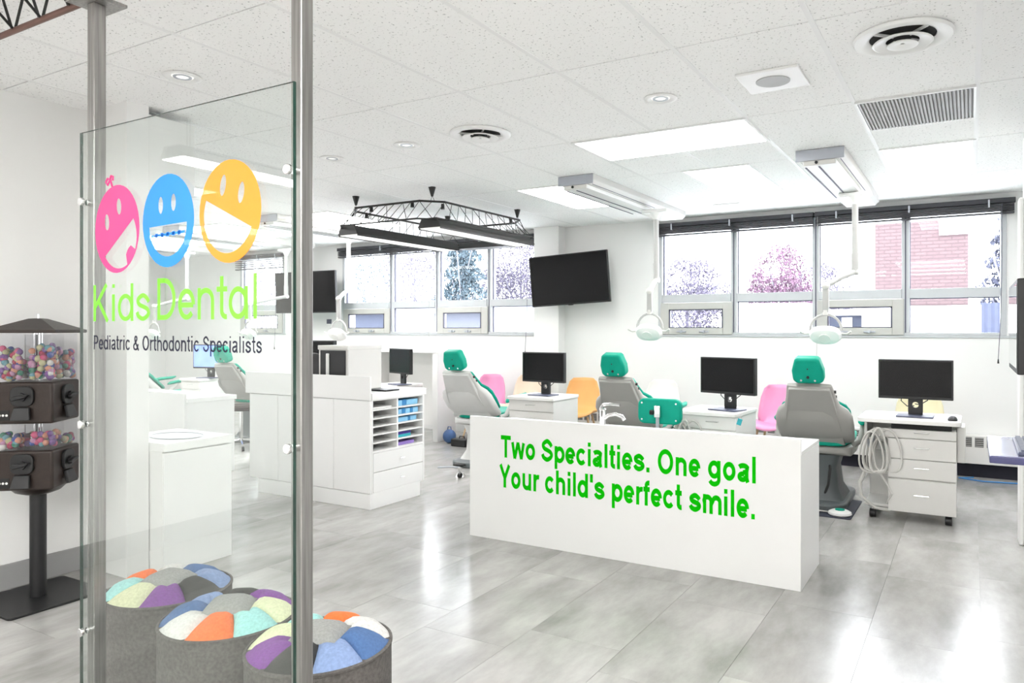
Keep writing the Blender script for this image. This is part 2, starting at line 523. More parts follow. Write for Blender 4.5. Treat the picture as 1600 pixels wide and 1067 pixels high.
def glyph(ch, sw):
    """centre lines of a letter in units of the cap height, with its advance"""
    h = sw / 2
    X = .725
    def arc(cx, cy, rx, ry, a0, a1, n=18):
        return [(cx + rx * math.cos(math.radians(a0 + (a1 - a0) * k / n)), cy + ry * math.sin(math.radians(a0 + (a1 - a0) * k / n))) for k in range(n + 1)]
    bx, by, br, bh = .40, X / 2, .36 - h, X / 2 - h
    if ch == ' ': return [], .388
    if ch == 'T': return [[(.03, 1 - h), (.82, 1 - h)], [(.425, 1 - h), (.425, 0)]], .853
    if ch == 'w': return [[(.02 + h * .9, X), (.29, 0)], [(.29, 0), (.54, X)], [(.54, X), (.80, 0)], [(.80, 0), (1.07 - h * .9, X)]], 1.087
    if ch == 'o': return [arc(bx + .02, by, br, bh, 0, 360, 36)], .853
    if ch == 'O': return [arc(.54, .5, .48 - h, .5 - h, 0, 360, 40)], 1.087
    if ch in 'Ss':
        pts = [(.79, .72), (.70, .86), (.47, 1.0), (.21, .87), (.165, .73), (.27, .595), (.48, .515), (.70, .42), (.79, .275), (.71, .12), (.46, .0), (.20, .11), (.115, .285)]
        kx, kz = (1.0, 1.0) if ch == 'S' else (.80, X)
        top = kz
        q = [(px * kx + (0 if ch == 'S' else .02), h + pz * (top - sw)) for px, pz in pts]
        out = []
        for i in range(len(q) - 1):
            p0, p1, p2, p3 = q[max(i - 1, 0)], q[i], q[i + 1], q[min(i + 2, len(q) - 1)]
            for k in range(4):
                t = k / 4
                out.append(tuple(.5 * (2 * p1[c] + (p2[c] - p0[c]) * t + (2 * p0[c] - 5 * p1[c] + 4 * p2[c] - p3[c]) * t * t + (3 * p1[c] - p0[c] - 3 * p2[c] + p3[c]) * t ** 3) for c in (0, 1)))
        out.append(q[-1])
        return [out], (.93 if ch == 'S' else .777)
    if ch == 'p': return [[(.09 + h, X), (.09 + h, -.27)], arc(bx + .06, by, br, bh, 0, 360, 36)], .853
    if ch == 'd': return [[(.77 - h, 1), (.77 - h, 0)], arc(bx, by, br, bh, 0, 360, 36)], .853
    if ch == 'g': return [[(.77 - h, X), (.77 - h, .0)] + arc(.40, .0, .37 - h, .285 - h, 0, -160), arc(bx, by + .01, br, bh - .01, 0, 360, 36)], .853
    if ch == '@': return [[(.77 - h, X), (.77 - h, 0)], arc(bx, by, br, bh, 0, 360, 36)], .853
    if ch == 'e': return [[(.06, by - .02), (.72 - h, by - .02)], arc(.39, by, .35 - h, bh, -2, 318, 32)], .777
    if ch == 'c': return [arc(.40, by, .36 - h, bh, 38, 322, 32)], .777
    if ch == 'i': return [[(.194, 0), (.194, X)], [(.194, 1 - sw * .9), (.194, 1)]], .388
    if ch == 'l': return [[(.194, 0), (.194, 1)]], .388
    if ch == "'": return [[(.166, .66), (.166, 1)]], .332
    if ch == '.': return [[(.194, 0), (.194, sw)]], .388
    if ch == 't': return [[(.22, .97), (.22, .20)] + arc(.22 + .17, .20, .17, .20 - h, 180, 280, 8), [(.03, X - h * .8), (.43, X - h * .8)]], .465
    if ch == 'f': return [[(.20, 0), (.20, .80)] + arc(.20 + .18, .80, .18, .20 - h, 180, 80, 8), [(.02, X - h * .8), (.43, X - h * .8)]], .465
    if ch == 'a': return [arc(.37, .53, .28 - h * .4, .195 - h, 160, 20, 12) + [(.66 - h, .42), (.66 - h, .16), (.72 - h, 0)], arc(.33, .205, .29 - h, .205 - h, 60, 300, 20) + [(.62 - h, .20)], [(.66 - h, .41), (.36, .36)]], .777
    if ch == 'n': return [[(.09 + h, 0), (.09 + h, X)], [(.09 + h, .36)] + arc(.425, .44, .335 - h, X - .44 - h, 170, 0, 14) + [(.76 - h, 0)]], .853
    if ch == 'h': return [[(.09 + h, 0), (.09 + h, 1)], [(.09 + h, .36)] + arc(.425, .44, .335 - h, X - .44 - h, 170, 0, 14) + [(.76 - h, 0)]], .853
    if ch == 'u': return [[(.76 - h, X), (.76 - h, 0)], [(.09 + h, X), (.09 + h, .28)] + arc(.425, .28, .335 - h, .28 - h, 180, 350, 14) + [(.76 - h, .34)]], .853
    if ch == 'm': return [[(.09 + h, 0), (.09 + h, X)], [(.09 + h, .36)] + arc(.36, .46, .27 - h * .6, X - .46 - h, 170, 0, 12) + [(.63 - h * .6, 0)], [(.63 - h * .6, .36)] + arc(.88, .46, .27 - h * .6, X - .46 - h, 170, 0, 12) + [(1.15 - h * .6, 0)]], 1.24
    if ch == 'r': return [[(.09 + h, 0), (.09 + h, X)], [(.09 + h, .34)] + arc(.46, .40, .37 - h, X - .40 - h, 170, 78, 10)], .543
    if ch == 'Y': return [[(.02 + h, 1), (.465, .42)], [(.91 - h, 1), (.465, .42)], [(.465, .48), (.465, 0)]], .93
    if ch == 'K': return [[(.10 + h, 0), (.10 + h, 1)], [(.10 + h, .36), (.82 - h, 1)], [(.36, .55), (.88 - h, 0)]], .93
    if ch == 'D': return [[(.10 + h, 0), (.10 + h, 1)], [(.10, 1 - h), (.40, 1 - h)] + arc(.40, .5, .50 - h, .5 - h, 90, -90, 20) + [(.10, h)]], 1.0
    if ch == 'P': return [[(.10 + h, 0), (.10 + h, 1)], [(.10, 1 - h), (.50, 1 - h)] + arc(.50, .70, .34 - h, .30 - h, 90, -90, 14) + [(.10, .40 + h)]], .93
    if ch == '&': return [[(.88, 0), (.30, .66)] + arc(.44, .79, .19 - h * .5, .21 - h, 200, -20, 12) + arc(.36, .25, .30 - h * .5, .25 - h, 110, 270, 12) + [(.55, .06), (.72, .22), (.80, .42)]], 1.0
    return [], .5

def text_obj(name, s, m, parent, x0, x1, y, zbase, cap, sw=.2, thick=.001, gap=0.0):
    """stroke lettering standing in the XZ plane, facing -Y, fitted to a width and a cap height"""
    strokes = []
    pen = 0.0
    for ch in s:
        st, adv = glyph(ch, sw)
        strokes += [[(px + pen, pz) for px, pz in p] for p in st]
        pen += adv + gap
    lo = min(p[0] for q in strokes for p in q) - sw / 2
    hi = max(p[0] for q in strokes for p in q) + sw / 2
    kx = (x1 - x0) / (hi - lo)
    q = MB()
    for si, p in enumerate(strokes):
        tk = thick * (1 + .35 * (si % 4))
        closed = math.dist(p[0], p[-1]) < 1e-6
        if closed:
            p = p[:-1]
        n = len(p)
        lft, rgt = [], []
        for i in range(n):
            a = Vector(p[(i - 1) % n] if (closed or i > 0) else p[i])
            b = Vector(p[(i + 1) % n] if (closed or i < n - 1) else p[i])
            c = Vector(p[i])
            d1 = (c - a).normalized() if (c - a).length > 1e-6 else (b - c).normalized()
            d2 = (b - c).normalized() if (b - c).length > 1e-6 else d1
            n1, n2 = Vector((-d1.y, d1.x)), Vector((-d2.y, d2.x))
            mn = (n1 + n2).normalized()
            k = (sw / 2) / max(mn.dot(n1), .5)
            lft.append(c + mn * k)
            rgt.append(c - mn * k)
        f = lambda v, yy: (x0 + (v.x - lo) * kx, yy, zbase + v.y * cap)
        vs = [f(v, y - tk) for v in lft] + [f(v, y - tk) for v in rgt] + [f(v, y) for v in lft] + [f(v, y) for v in rgt]
        fs = []
        for i in range(n if closed else n - 1):
            j = (i + 1) % n
            fs += [(i, j, n + j, n + i), (2 * n + i, 3 * n + i, 3 * n + j, 2 * n + j), (i, 2 * n + i, 2 * n + j, j), (n + i, n + j, 3 * n + j, 3 * n + i)]
        if not closed:
            fs += [(0, n, 3 * n, 2 * n), (n - 1, 3 * n - 1, 4 * n - 1, 2 * n - 1)]
        q.add(vs, fs)
    return q.build(name, m, parent)

def shape_obj(name, loops, m, parent, y, thick=0.0008):
    """flat cut-out film in the XZ plane; loops after the first are holes or islands (even-odd)"""
    c = bpy.data.curves.new('s', 'CURVE')
    c.dimensions = '2D'
    c.fill_mode = 'BOTH'
    for lp in loops:
        sp = c.splines.new('POLY')
        sp.points.add(len(lp) - 1)
        for i, (px, pz) in enumerate(lp):
            sp.points[i].co = (px, pz, 0, 1)
        sp.use_cyclic_u = True
    me = curve_mesh(c, name)
    bm = bmesh.new()
    bm.from_mesh(me)
    for v in bm.verts:
        v.co = (v.co.x, y, v.co.y)
    ext = bmesh.ops.extrude_face_region(bm, geom=bm.faces[:])
    for g in ext['geom']:
        if isinstance(g, bmesh.types.BMVert):
            g.co.y -= thick
    bmesh.ops.recalc_face_normals(bm, faces=bm.faces)
    bm.to_mesh(me)
    bm.free()
    me.materials.clear()
    me.materials.append(m)
    o = bpy.data.objects.new(name, me)
    COL.objects.link(o)
    o.parent = parent
    return o

# ------------------------------------------------------------------ the room
CZ = 2.679          # ceiling height
YW = 7.92           # inside face of the window wall
XL, XF = -4.53, -12.8
XR = 0.30

fl = struct(MB().box(XF - .2, 1.4, -3.7, YW + .2, -.12, -.004).build('floor', M['floor']), 'grey concrete-look vinyl floor')
tw, tl = 0.457, 0.914
ftile = MB().box(-tw / 2 + .0007, tw / 2 - .0007, -tl / 2 + .0007, tl / 2 - .0007, -.004, 0).mesh('floor_tile', M['floor'])
ci = 0
for i in range(-1, 29):
    xc = 0.30 - tw * i - 0.03
    off = (0.0, 0.70)[i % 2]
    for j in range(-4, 6):
        yc = 2.85 + off + tl * (j + .5)
        if yc - tl / 2 < -0.9 or yc - tl / 2 > YW or (xc < -4.9 and yc < 2.2):
            continue
        y1 = min(yc + tl / 2, YW)
        ys = (y1 - (yc - tl / 2)) / tl
        piece('floor_tile', ftile, fl, (xc, (yc - tl / 2 + y1) / 2, 0), scale=(1, ys, 1))

ce = struct(MB().box(XF - .2, 1.4, -3.7, YW + .2, CZ + .03, CZ + .15).build('ceiling', M['slab']), 'white acoustic tile ceiling')
cw, cl = 0.61, 1.22
ctile = MB().box(-cw / 2 + .004, cw / 2 - .004, -cl / 2 + .0035, cl / 2 - .0035, 0, .016).mesh('ceiling_tile', M['ceil'])
tees = MB().box(-.012, .012, -.5, .5, -.002, .006).mesh('ceiling_tee', M['tee'])
x_lines = [0.0299 + .61 * k for k in range(2, -23, -1)]
for k in range(len(x_lines) - 1):
    xc = x_lines[k] - cw / 2
    for j in range(-5, 4):
        y0 = 3.1223 + cl * j
        if xc < -4.9 and y0 < 1.5:
            continue
        piece('ceiling_tile', ctile, ce, (xc, y0 + cl / 2, CZ))
for x in x_lines:
    ys0 = -3.5 if x > -4.6 else 2.4
    piece('ceiling_tee', tees, ce, (x, (ys0 + YW) / 2, CZ), scale=(1, YW - ys0, 1))

# window wall with three openings
W3, W1, W2 = (-10.71, -9.62), (-8.33, -4.85), (-3.20, 0.29)
ZS, ZH = 1.335, 2.60
wf = MB()
T = .25
wf.box(XF - .2, 1.4, YW, YW + T, -.1, ZS)
wf.box(XF - .2, 1.4, YW, YW + T, ZH, CZ + .1)
xs = [XF - .2, W3[0], W3[1], W1[0], W1[1], W2[0], W2[1], 1.4]
for a, b in ((0, 1), (2, 3), (4, 5), (6, 7)):
    wf.box(xs[a], xs[b], YW, YW + T, ZS, ZH)
struct(wf.build('wall_far', M['wall']), 'white window wall behind the dental chairs')
struct(MB().box(XF - .12, XF, 2.4, YW + .2, -.1, CZ + .1).build('wall_left_far', M['wall']), 'white end wall of the treatment bay')
struct(MB().box(XL - .12, XL, -3.6, 2.33, -.1, CZ + .1).build('wall_left', M['wall']), 'white wall behind the toy dispenser')
struct(MB().box(XF - .12, -4.13, 2.33, 2.455, -.1, CZ + .1).build('wall_divider', M['wall']), 'white wall end beside the sink counter')
struct(MB().box(XR, XR + .9, -3.6, 5.66, -.1, CZ + .1).build('wall_right', M['wall']), 'white wall carrying the keyboard tray')
struct(MB().box(1.2, 1.32, 5.6, YW + .2, -.1, CZ + .1).build('wall_right_far', M['wall']), 'white wall at the window corner')
struct(MB().box(XL - .12, XR + .2, -3.62, -3.5, -.1, CZ + .1).build('wall_back', M['wall']), 'white wall behind the viewer')
struct(MB().box(XL, XL + .012, -3.5, 2.33, 0, .135).build('baseboard_left', M['base'], bevel=.003), 'grey vinyl baseboard')
struct(MB().box(-4.82, -4.46, YW - .16, YW, 0, CZ).build('trim_1', M['wall'], bevel=.004), 'white pilaster between the windows')
struct(MB().box(-4.53, -4.133, 2.456, 2.74, 2.20, 2.635).build('trim_2', M['wall'], bevel=.003), 'white bulkhead under the ceiling')
struct(MB().box(XR - .03, XR, 5.50, 5.66, 0, 2.25).build('trim_3', M['wall'], bevel=.01), 'white corner trim of the right wall')

def window(n, x0, x1, cuts, hops, label):
    fr = MB()
    d0, d1 = YW - .012, YW + .10
    fr.box(x0, x0 + .05, d0, d1, ZS, ZH).box(x1 - .05, x1, d0, d1, ZS, ZH)
    fr.box(x0 + .05, x1 - .05, d0, d1, ZH - .05, ZH).box(x0 + .05, x1 - .05, d0, d1, ZS, ZS + .03)
    w = struct(fr.build('window_%d' % n, M['frame'], bevel=.003), label)
    MB().box(x0 - .02, x1 + .02, YW - .014, YW + .02, ZS - .02, ZS).build('window_sill', M['frame'], w, bevel=.003)
    ed = [x0 + .02] + cuts + [x1 - .02]
    for c in cuts:
        MB().box(c - .035, c + .035, d0, d1, ZS + .03, ZH - .05).build('mullion', M['frame'], w, bevel=.004)
        MB().box(c - .006, c + .006, d0 - .004, d0, ZS + .03, ZH - .05).build('mullion_groove', M['gasket'], w)
    ZT = 1.752
    for k in range(len(ed) - 1):
        a, b = ed[k] + .035, ed[k + 1] - .035
        MB().box(a, b, d0 - .01, d1, ZT - .045, ZT + .045).build('transom', M['frame'], w, bevel=.004)
        MB().box(a, b, YW + .04, YW + .046, ZT + .045, ZH - .05).build('pane', M['pane'], w)
        MB().box(a, a + .008, YW + .025, YW + .05, ZT + .045, ZH - .05).build('gasket', M['gasket'], w)
        if k in hops:
            q = MB()
            o0, o1 = YW - .028, YW + .05
            z0, z1 = ZS + .005, ZT - .05
            t = .085
            q.box(a - .02, a + t, o0, o1, z0, z1).box(b - t, b + .02, o0, o1, z0, z1)
            q.box(a + t, b - t, o0, o1, z1 - .075, z1).box(a + t, b - t, o0, o1, z0, z0 + .075)
            h = q.build('hopper_frame', M['hopper'], w, bevel=.004)
            g = MB()
            g.box(a + t, a + t + .014, o0 - .002, o0 + .02, z0 + .075, z1 - .075).box(b - t - .014, b - t, o0 - .002, o0 + .02, z0 + .075, z1 - .075)
            g.box(a + t, b - t, o0 - .002, o0 + .02, z1 - .089, z1 - .075).box(a + t, b - t, o0 - .002, o0 + .02, z0 + .075, z0 + .084)
            g.build('gasket', M['gasket'], h)
            MB().box(a + t, b - t, YW + .01, YW + .016, z0 + .075, z1 - .075).build('pane', M['pane'], h)
            for s in (.24, .66):
                cx = a + t + (b - a - 2 * t) * s
                MB().box(cx - .055, cx + .055, o0 - .018, o0, z0 + .025, z0 + .042).box(cx - .012, cx + .012, o0 - .028, o0, z0 + .018, z0 + .05).build('latch', M['sil'], h, bevel=.003)
        else:
            MB().box(a, b, YW + .04, YW + .046, ZS + .03, ZT - .045).build('pane', M['pane'], w)
            MB().box(a, a + .008, YW + .025, YW + .05, ZS + .03, ZT - .045).build('gasket', M['gasket'], w)
            MB().box(a, b, YW + .025, YW + .05, ZT - .055, ZT - .045).build('gasket', M['gasket'], w)
    return w
window(1, *W3, [], [0], 'narrow window seen through the glass panel')
window(2, *W1, [-7.35, -6.5, -5.615], [0, 2], 'middle window behind the black light truss')
window(3, *W2, [-2.301, -1.426, -.569], [0, 2], 'right window above the dental chairs')

def blind(x0, x1, label, drop, seg):
    t = thing('window_blind', label, 'blind', ((x0 + x1) / 2, YW - .05, 2.5), group='dark blinds pulled up above the windows')
    hw = (x1 - x0) / 2
    n = seg
    for k in range(n):
        a, b = -hw + 2 * hw * k / n, -hw + 2 * hw * (k + 1) / n - .01
        MB().box(a, b, -.045, .03, .075, .12).build('headrail', M['blind'], t, bevel=.004)
        for s in range(5):
            z = .066 - s * drop / 5
            MB().box(a + .01, b - .01, -.035, .02, z - .010, z - .001).build('slat', M['blind'], t)
        MB().box(a + .01, b - .01, -.036, .021, .05 - drop - .006, .06 - drop).build('bottom_rail', M['blind'], t, bevel=.003)
        for q in (.12, .5, .88):
            xx = a + (b - a) * q
            MB().box(xx - .008, xx + .008, -.05, .0, .04, .11).build('bracket', M['sil'], t, bevel=.002)
    MB().tube([(hw - .12, -.04, .07), (hw - .12, -.042, -.5), (hw - .13, -.045, -1.0), (hw - .15, -.05, -1.38)], .003, 6).build('pull_cord', M['gasket'], t)
    if n > 1:
        MB().tube([(.03, -.042, .07), (.032, -.044, -.6), (.02, -.045, -1.55)], .0028, 6).build('pull_cord', M['lampgrey'], t)
    MB().cyl((hw - .15, -.05, -1.42), (hw - .15, -.05, -1.38), .009, .005, 8).build('cord_tassel', M['black'], t)
    return t
blind(-3.22, .37, 'long dark blind raised above the right window', .07, 2)
blind(-8.36, -4.84, 'long dark blind raised above the middle window', .07, 2)
blind(-10.75, -9.60, 'short blind over the narrow window behind the glass panel', .16, 1)

# wall heater
hx0, hx1 = -4.44, 1.19
ht = thing('baseboard_heater', 'long white convector heater along the foot of the window wall', 'heater', ((hx0 + hx1) / 2, YW - .06, 0))
hw = (hx1 - hx0) / 2
MB().box(-hw, hw, -.05, .055, .13, .40).build('heater_cabinet', M['cartw'], ht, bevel=.006)
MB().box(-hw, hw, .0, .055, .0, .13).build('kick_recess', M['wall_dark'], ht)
gm = MB().box(-.036, .036, -.0035, .0, -.045, .045)
gmesh = gm.mesh('grille_opening', M['dgrille'])
gs = MB()
for k in range(5):
    gs.box(-.034, .034, -.006, -.003, -.036 + .018 * k, -.0335 + .018 * k)
gsm = gs.mesh('louvre', M['cartw'])
n = 58
for k in range(n):
    x = -hw + .06 + k * (2 * hw - .12) / (n - 1)
    g = piece('grille_opening', gmesh, ht, (x, -.05, .335))
    piece('louvre', gsm, g)

# ------------------------------------------------------------------ ceiling fittings
def panel_light(x0, x1, y0, y1, label):
    t = thing('ceiling_light_panel', label, 'ceiling light', ((x0 + x1) / 2, (y0 + y1) / 2, CZ), group='lit ceiling panels')
    hx, hy = (x1 - x0) / 2, (y1 - y0) / 2
    f = MB()
    f.box(-hx, hx, -hy, -hy + .02, -.008, 0).box(-hx, hx, hy - .02, hy, -.008, 0).box(-hx, -hx + .02, -hy + .02, hy - .02, -.008, 0).box(hx - .02, hx, -hy + .02, hy - .02, -.008, 0)
    f.build('frame', M['tee'], t)
    MB().box(-hx + .02, hx - .02, -hy + .02, hy - .02, -.006, 0).build('diffuser', M['emit_bay' if (y0 > 3 and x1 > -5) else 'emit'], t)
panel_light(-2.40, -1.19, 4.345, 4.95, 'wide lit ceiling panel nearest the viewer')
panel_light(-2.05, -1.50, 5.56, 6.76, 'lit ceiling panel between the two lamp tracks')
panel_light(-3.66, -3.10, 5.56, 6.76, 'lit ceiling panel left of the left lamp track')
panel_light(-.575, .03, 5.58, 6.79, 'lit ceiling panel beside the right wall')
panel_light(-6.67, -6.07, 5.56, 6.78, 'lit ceiling panel left of the black truss')
panel_light(-8.50, -7.90, 5.56, 6.78, 'lit ceiling panel above the dental chair behind the glass')
panel_light(-10.3, -9.70, 5.56, 6.78, 'lit ceiling panel furthest down the treatment bay')
panel_light(-7.3, -6.1, 3.7, 4.31, 'added light panel above the rear sink counter')  # this and the next two are added to brighten the far left bay
panel_light(-9.7, -8.5, 3.7, 4.31, 'added light panel above the far end of the rear sink counter')
panel_light(-12.1, -10.9, 3.7, 4.31, 'added light panel in the far left corner of the bay')

for px_, nx_ in ((-2.75, 'middle'), (-1.3, 'right')):  # unseen panels added around the viewer to brighten the front of the room
    for py_, ny_ in ((.32, 'above the entrance'), (-.60, 'just behind the viewer'), (-1.70, 'in the middle of the entrance'), (-2.90, 'by the back wall of the entrance')):
        if not (px_ < -2 and py_ > -1):
            panel_light(px_, px_ + 1.22, py_, py_ + .61, 'added unseen light panel %s, in the %s row' % (ny_, nx_))

def diffuser(x, y, r, label):
    t = thing('air_diffuser', label, 'air vent', (x, y, CZ), group='round ceiling diffusers')
    MB().lathe([(r * .74, -.0), (r * .97, -.0), (r, -.008), (r * .96, -.018), (r * .80, -.02), (r * .66, -.006), (r * .66, -.0)], n=40, close=True).build('outer_ring', M['white'], t)
    MB().cyl((0, 0, -.002), (0, 0, 0), r * .7, n=40).build('throat', M['dark'], t)
    MB().lathe([(r * .36, -.014), (r * .58, -.028), (r * .60, -.032), (r * .56, -.036), (r * .33, -.022)], n=36, close=True).build('cone', M['white'], t)
    MB().lathe([(r * .06, -.020), (r * .29, -.036), (r * .31, -.041), (r * .26, -.044), (r * .04, -.034)], n=30, close=True).build('inner_cone', M['white'], t)
    for k in range(4):
        a = PI / 4 + k * PI / 2
        MB().obox((r * .48 * math.cos(a), r * .48 * math.sin(a), -.01), (r * .5, .006, .012), (0, 0, a)).build('spoke', M['white'], t)
diffuser(-.262, 3.475, .205, 'large round white air diffuser near the top right corner')
diffuser(-2.80, 3.845, .20, 'round white air diffuser left of the wide lit panel')
diffuser(-9.2, 7.0, .20, 'round white air diffuser above the narrow window')

def downlight(x, y, label):
    t = thing('downlight', label, 'downlight', (x, y, CZ), group='recessed downlights')
    MB().lathe([(.055, -.001), (.088, -.001), (.092, -.005), (.085, -.010), (.066, -.010), (.052, -.003)], n=28, close=True).build('trim_ring', M['white'], t)
    MB().cyl((0, 0, -.003), (0, 0, 0), .056, n=28).build('lens', M['diff'], t)
    MB().lathe([(.03, -.004), (.044, -.004), (.044, -.007), (.03, -.007)], n=20, close=True).build('lens_ring', M['sil'], t)
downlight(-1.503, 3.749, 'round downlight between the speaker and the wide lit panel')
downlight(-3.423, 3.836, 'round downlight left of the smaller air diffuser')
downlight(-4.177, 3.865, 'round downlight just right of the front steel post')
downlight(-3.489, 2.245, 'round downlight above the glass panel')

t = thing('ceiling_speaker', 'square white ceiling speaker with a round grille', 'speaker', (-.885, 3.74, CZ))
MB().box(-.155, .155, -.155, .155, -.014, 0).build('plate', M['white'], t, bevel=.004)
MB().cyl((0, 0, -.017), (0, 0, -.014), .085, n=36).build('speaker_grille', M['grille'], t)
t = thing('ceiling_speaker', 'small flush ceiling plate near the right window', 'speaker', (-2.18, 7.35, CZ))
MB().box(-.14, .14, -.14, .14, -.008, 0).build('plate', M['white'], t, bevel=.003)
MB().cyl((0, 0, -.010), (0, 0, -.008), .075, n=30).build('speaker_grille', M['tee'], t)

t = thing('return_air_grille', 'grey slatted return air grille in the ceiling', 'air vent', (-.275, 4.67, CZ))
MB().box(-.29, .29, -.315, .315, -.004, 0).build('backing', M['base'], t)
sm = MB().box(-.0055, .0055, -.305, .305, -.014, -.002).mesh('slat', M['grille'])
for k in range(30):
    piece('slat', sm, t, (-.275 + k * .55 / 29, 0, 0), (0, .3, 0))
f = MB()
f.box(-.30, .30, -.32, -.305, -.012, 0).box(-.30, .30, .305, .32, -.012, 0).box(-.30, -.287, -.305, .305, -.012, 0).box(.287, .30, -.305, .305, -.012, 0)
f.build('frame', M['white'], t)

# lamp tracks and examination lamps
def lamp_track(x, y0, y1, label):
    t = thing('lamp_track', label, 'track', (x, (y0 + y1) / 2, CZ), group='ceiling tracks of the examination lamps')
    h = (y1 - y0) / 2
    w = .165
    body = [(-w, 0), (w, 0), (w, -.05), (w * .78, -.085), (-w * .78, -.085), (-w, -.05)]
    MB().prism(body, lambda a, b, s: (a, s, b), -h, h).build('rail_housing', M['cart'], t, bevel=.003)
    MB().box(-w, w, -h - .006, -h, -.082, -.002).build('end_plate', M['sil'], t, bevel=.003)
    MB().box(-w * .68, w * .68, -h - .004, h * .25, -.118, -.085).build('inner_rail', M['white'], t, bevel=.004)
    MB().box(-w * .64, w * .64, -h - .012, -h - .004, -.118, -.088).build('rail_stop', M['cart'], t, bevel=.003)
    MB().cyl((-.02, -h - .02, -.10), (-.02, -h - .01, -.10), .011, n=12).build('bolt', M['black'], t)
    for xx in (-w * .62, -.01, w * .80):
        z = -.119 if abs(xx) < w * .7 else -.078
        MB().box(xx - .006, xx + .006, -h + .04, h * .27, z - .003, z).build('slot', M['gasket'], t)
    return t

def exam_lamp(x, y, elbow, arm, drop, label):
    """pole hangs from the track, hinged arm, drop arm, oval lamp head with two handles"""
    zt = CZ - .121
    t = thing('examination_lamp', label, 'lamp', (x, y, zt), group='white examination lamps on ceiling tracks')
    MB().box(-.13, .13, -.05, .05, -.035, 0).build('trolley', M['white'], t, bevel=.008)
    MB().lathe([(.055, -.03), (.05, -.05), (.028, -.09), (.026, -.10)], n=20).build('collar', M['white'], t)
    zE = elbow - zt
    MB().cyl((0, 0, -.09), (0, 0, zE + .14), .026, n=16).build('pole', M['lampgrey'], t)
    MB().cyl((0, 0, zE + .16), (0, 0, zE - .02), .030, n=16).build('pole_sleeve', M['lampgrey'], t)
    ax, ay = arm
    ze = zE - .13
    MB().cyl((-.02, -.0, zE), (.03, 0, zE), .028, n=14).build('elbow', M['cart'], t)
    MB().tube([(0, 0, zE), (ax * .5, ay * .5, (zE + ze) / 2 + .01), (ax, ay, ze)], .024, 10).build('arm', M['lampgrey'], t)
    zh = drop - zt
    MB().sphere((ax, ay, ze), .034).build('knuckle', M['cart'], t)
    MB().obox((ax, ay, (ze + zh + .15) / 2), (.05, .036, ze - zh - .15)).build('drop_arm', M['lampgrey'], t, bevel=.008)
    MB().cyl((ax, ay, zh + .13), (ax, ay, zh + .17), .024, n=14).build('swivel', M['cart'], t)
    yk = []
    for k in range(13):
        a = PI * k / 12
        yk.append((ax - .125 * math.cos(a), ay, zh + .135 * math.sin(a)))
    MB().tube(yk, .011, 8).build('yoke', M['lampgrey'], t)
    prof = [(.0, -.050), (.06, -.048), (.112, -.030), (.128, .0), (.12, .022), (.08, .045), (.0, .055)]
    hc = Vector((ax, ay - .02, zh - .035))
    Rm = Matrix.Rotation(math.radians(-52), 3, 'X')
    secs = []
    for (r, z) in prof:
        row = []
        for k in range(28):
            a = 2 * PI * k / 28
            row.append(hc + Rm @ Vector((max(r, .002) * math.copysign(abs(math.cos(a)) ** .8, math.cos(a)), max(r, .002) * .66 * math.copysign(abs(math.sin(a)) ** .8, math.sin(a)), z)))
        secs.append(row)
    h = MB().loft(secs).build('lamp_head', M['white'], t)
    MB().cyl(tuple(hc + Rm @ Vector((0, 0, -.054))), tuple(hc + Rm @ Vector((0, 0, -.046))), .046, n=24).build('lens', M['paper'], h)
    for s in (-1, 1):
        MB().tube([(ax + s * .12, ay - .01, zh - .02), (ax + s * .165, ay - .02, zh - .025), (ax + s * .20, ay - .035, zh - .005)], .008, 8).build('handle', M['cart'], t)
    return t

lamp_track(-.937, 5.34, 7.54, 'lamp track on the ceiling above the rightmost dental chair')
lamp_track(-2.872, 5.28, 7.48, 'lamp track on the ceiling left of the right window')
lamp_track(-6.85, 5.4, 7.5, 'lamp track above the middle window, half hidden by the truss')
lamp_track(-8.62, 5.4, 7.5, 'lamp track on the ceiling beside the narrow window')
lamp_track(-10.5, 5.4, 7.5, 'lamp track furthest down the treatment bay')
exam_lamp(-.86, 6.55, 1.885, (-.185, -.32), 1.385, 'white examination lamp hanging in front of the brick building view')
exam_lamp(-2.66, 6.52, 1.875, (.11, -.42), 1.405, 'white examination lamp at the left edge of the right window')
exam_lamp(-6.74, 6.5, 1.89, (.19, -.34), 1.37, 'white examination lamp at the left edge of the middle window')
exam_lamp(-8.60, 7.1, 1.87, (.03, -.62), 1.37, 'white examination lamp before the narrow window, right of the two behind glass')
exam_lamp(-10.3, 6.7, 1.86, (.0, -.5), 1.36, 'white examination lamp behind the glass lettering, left of the two behind glass')

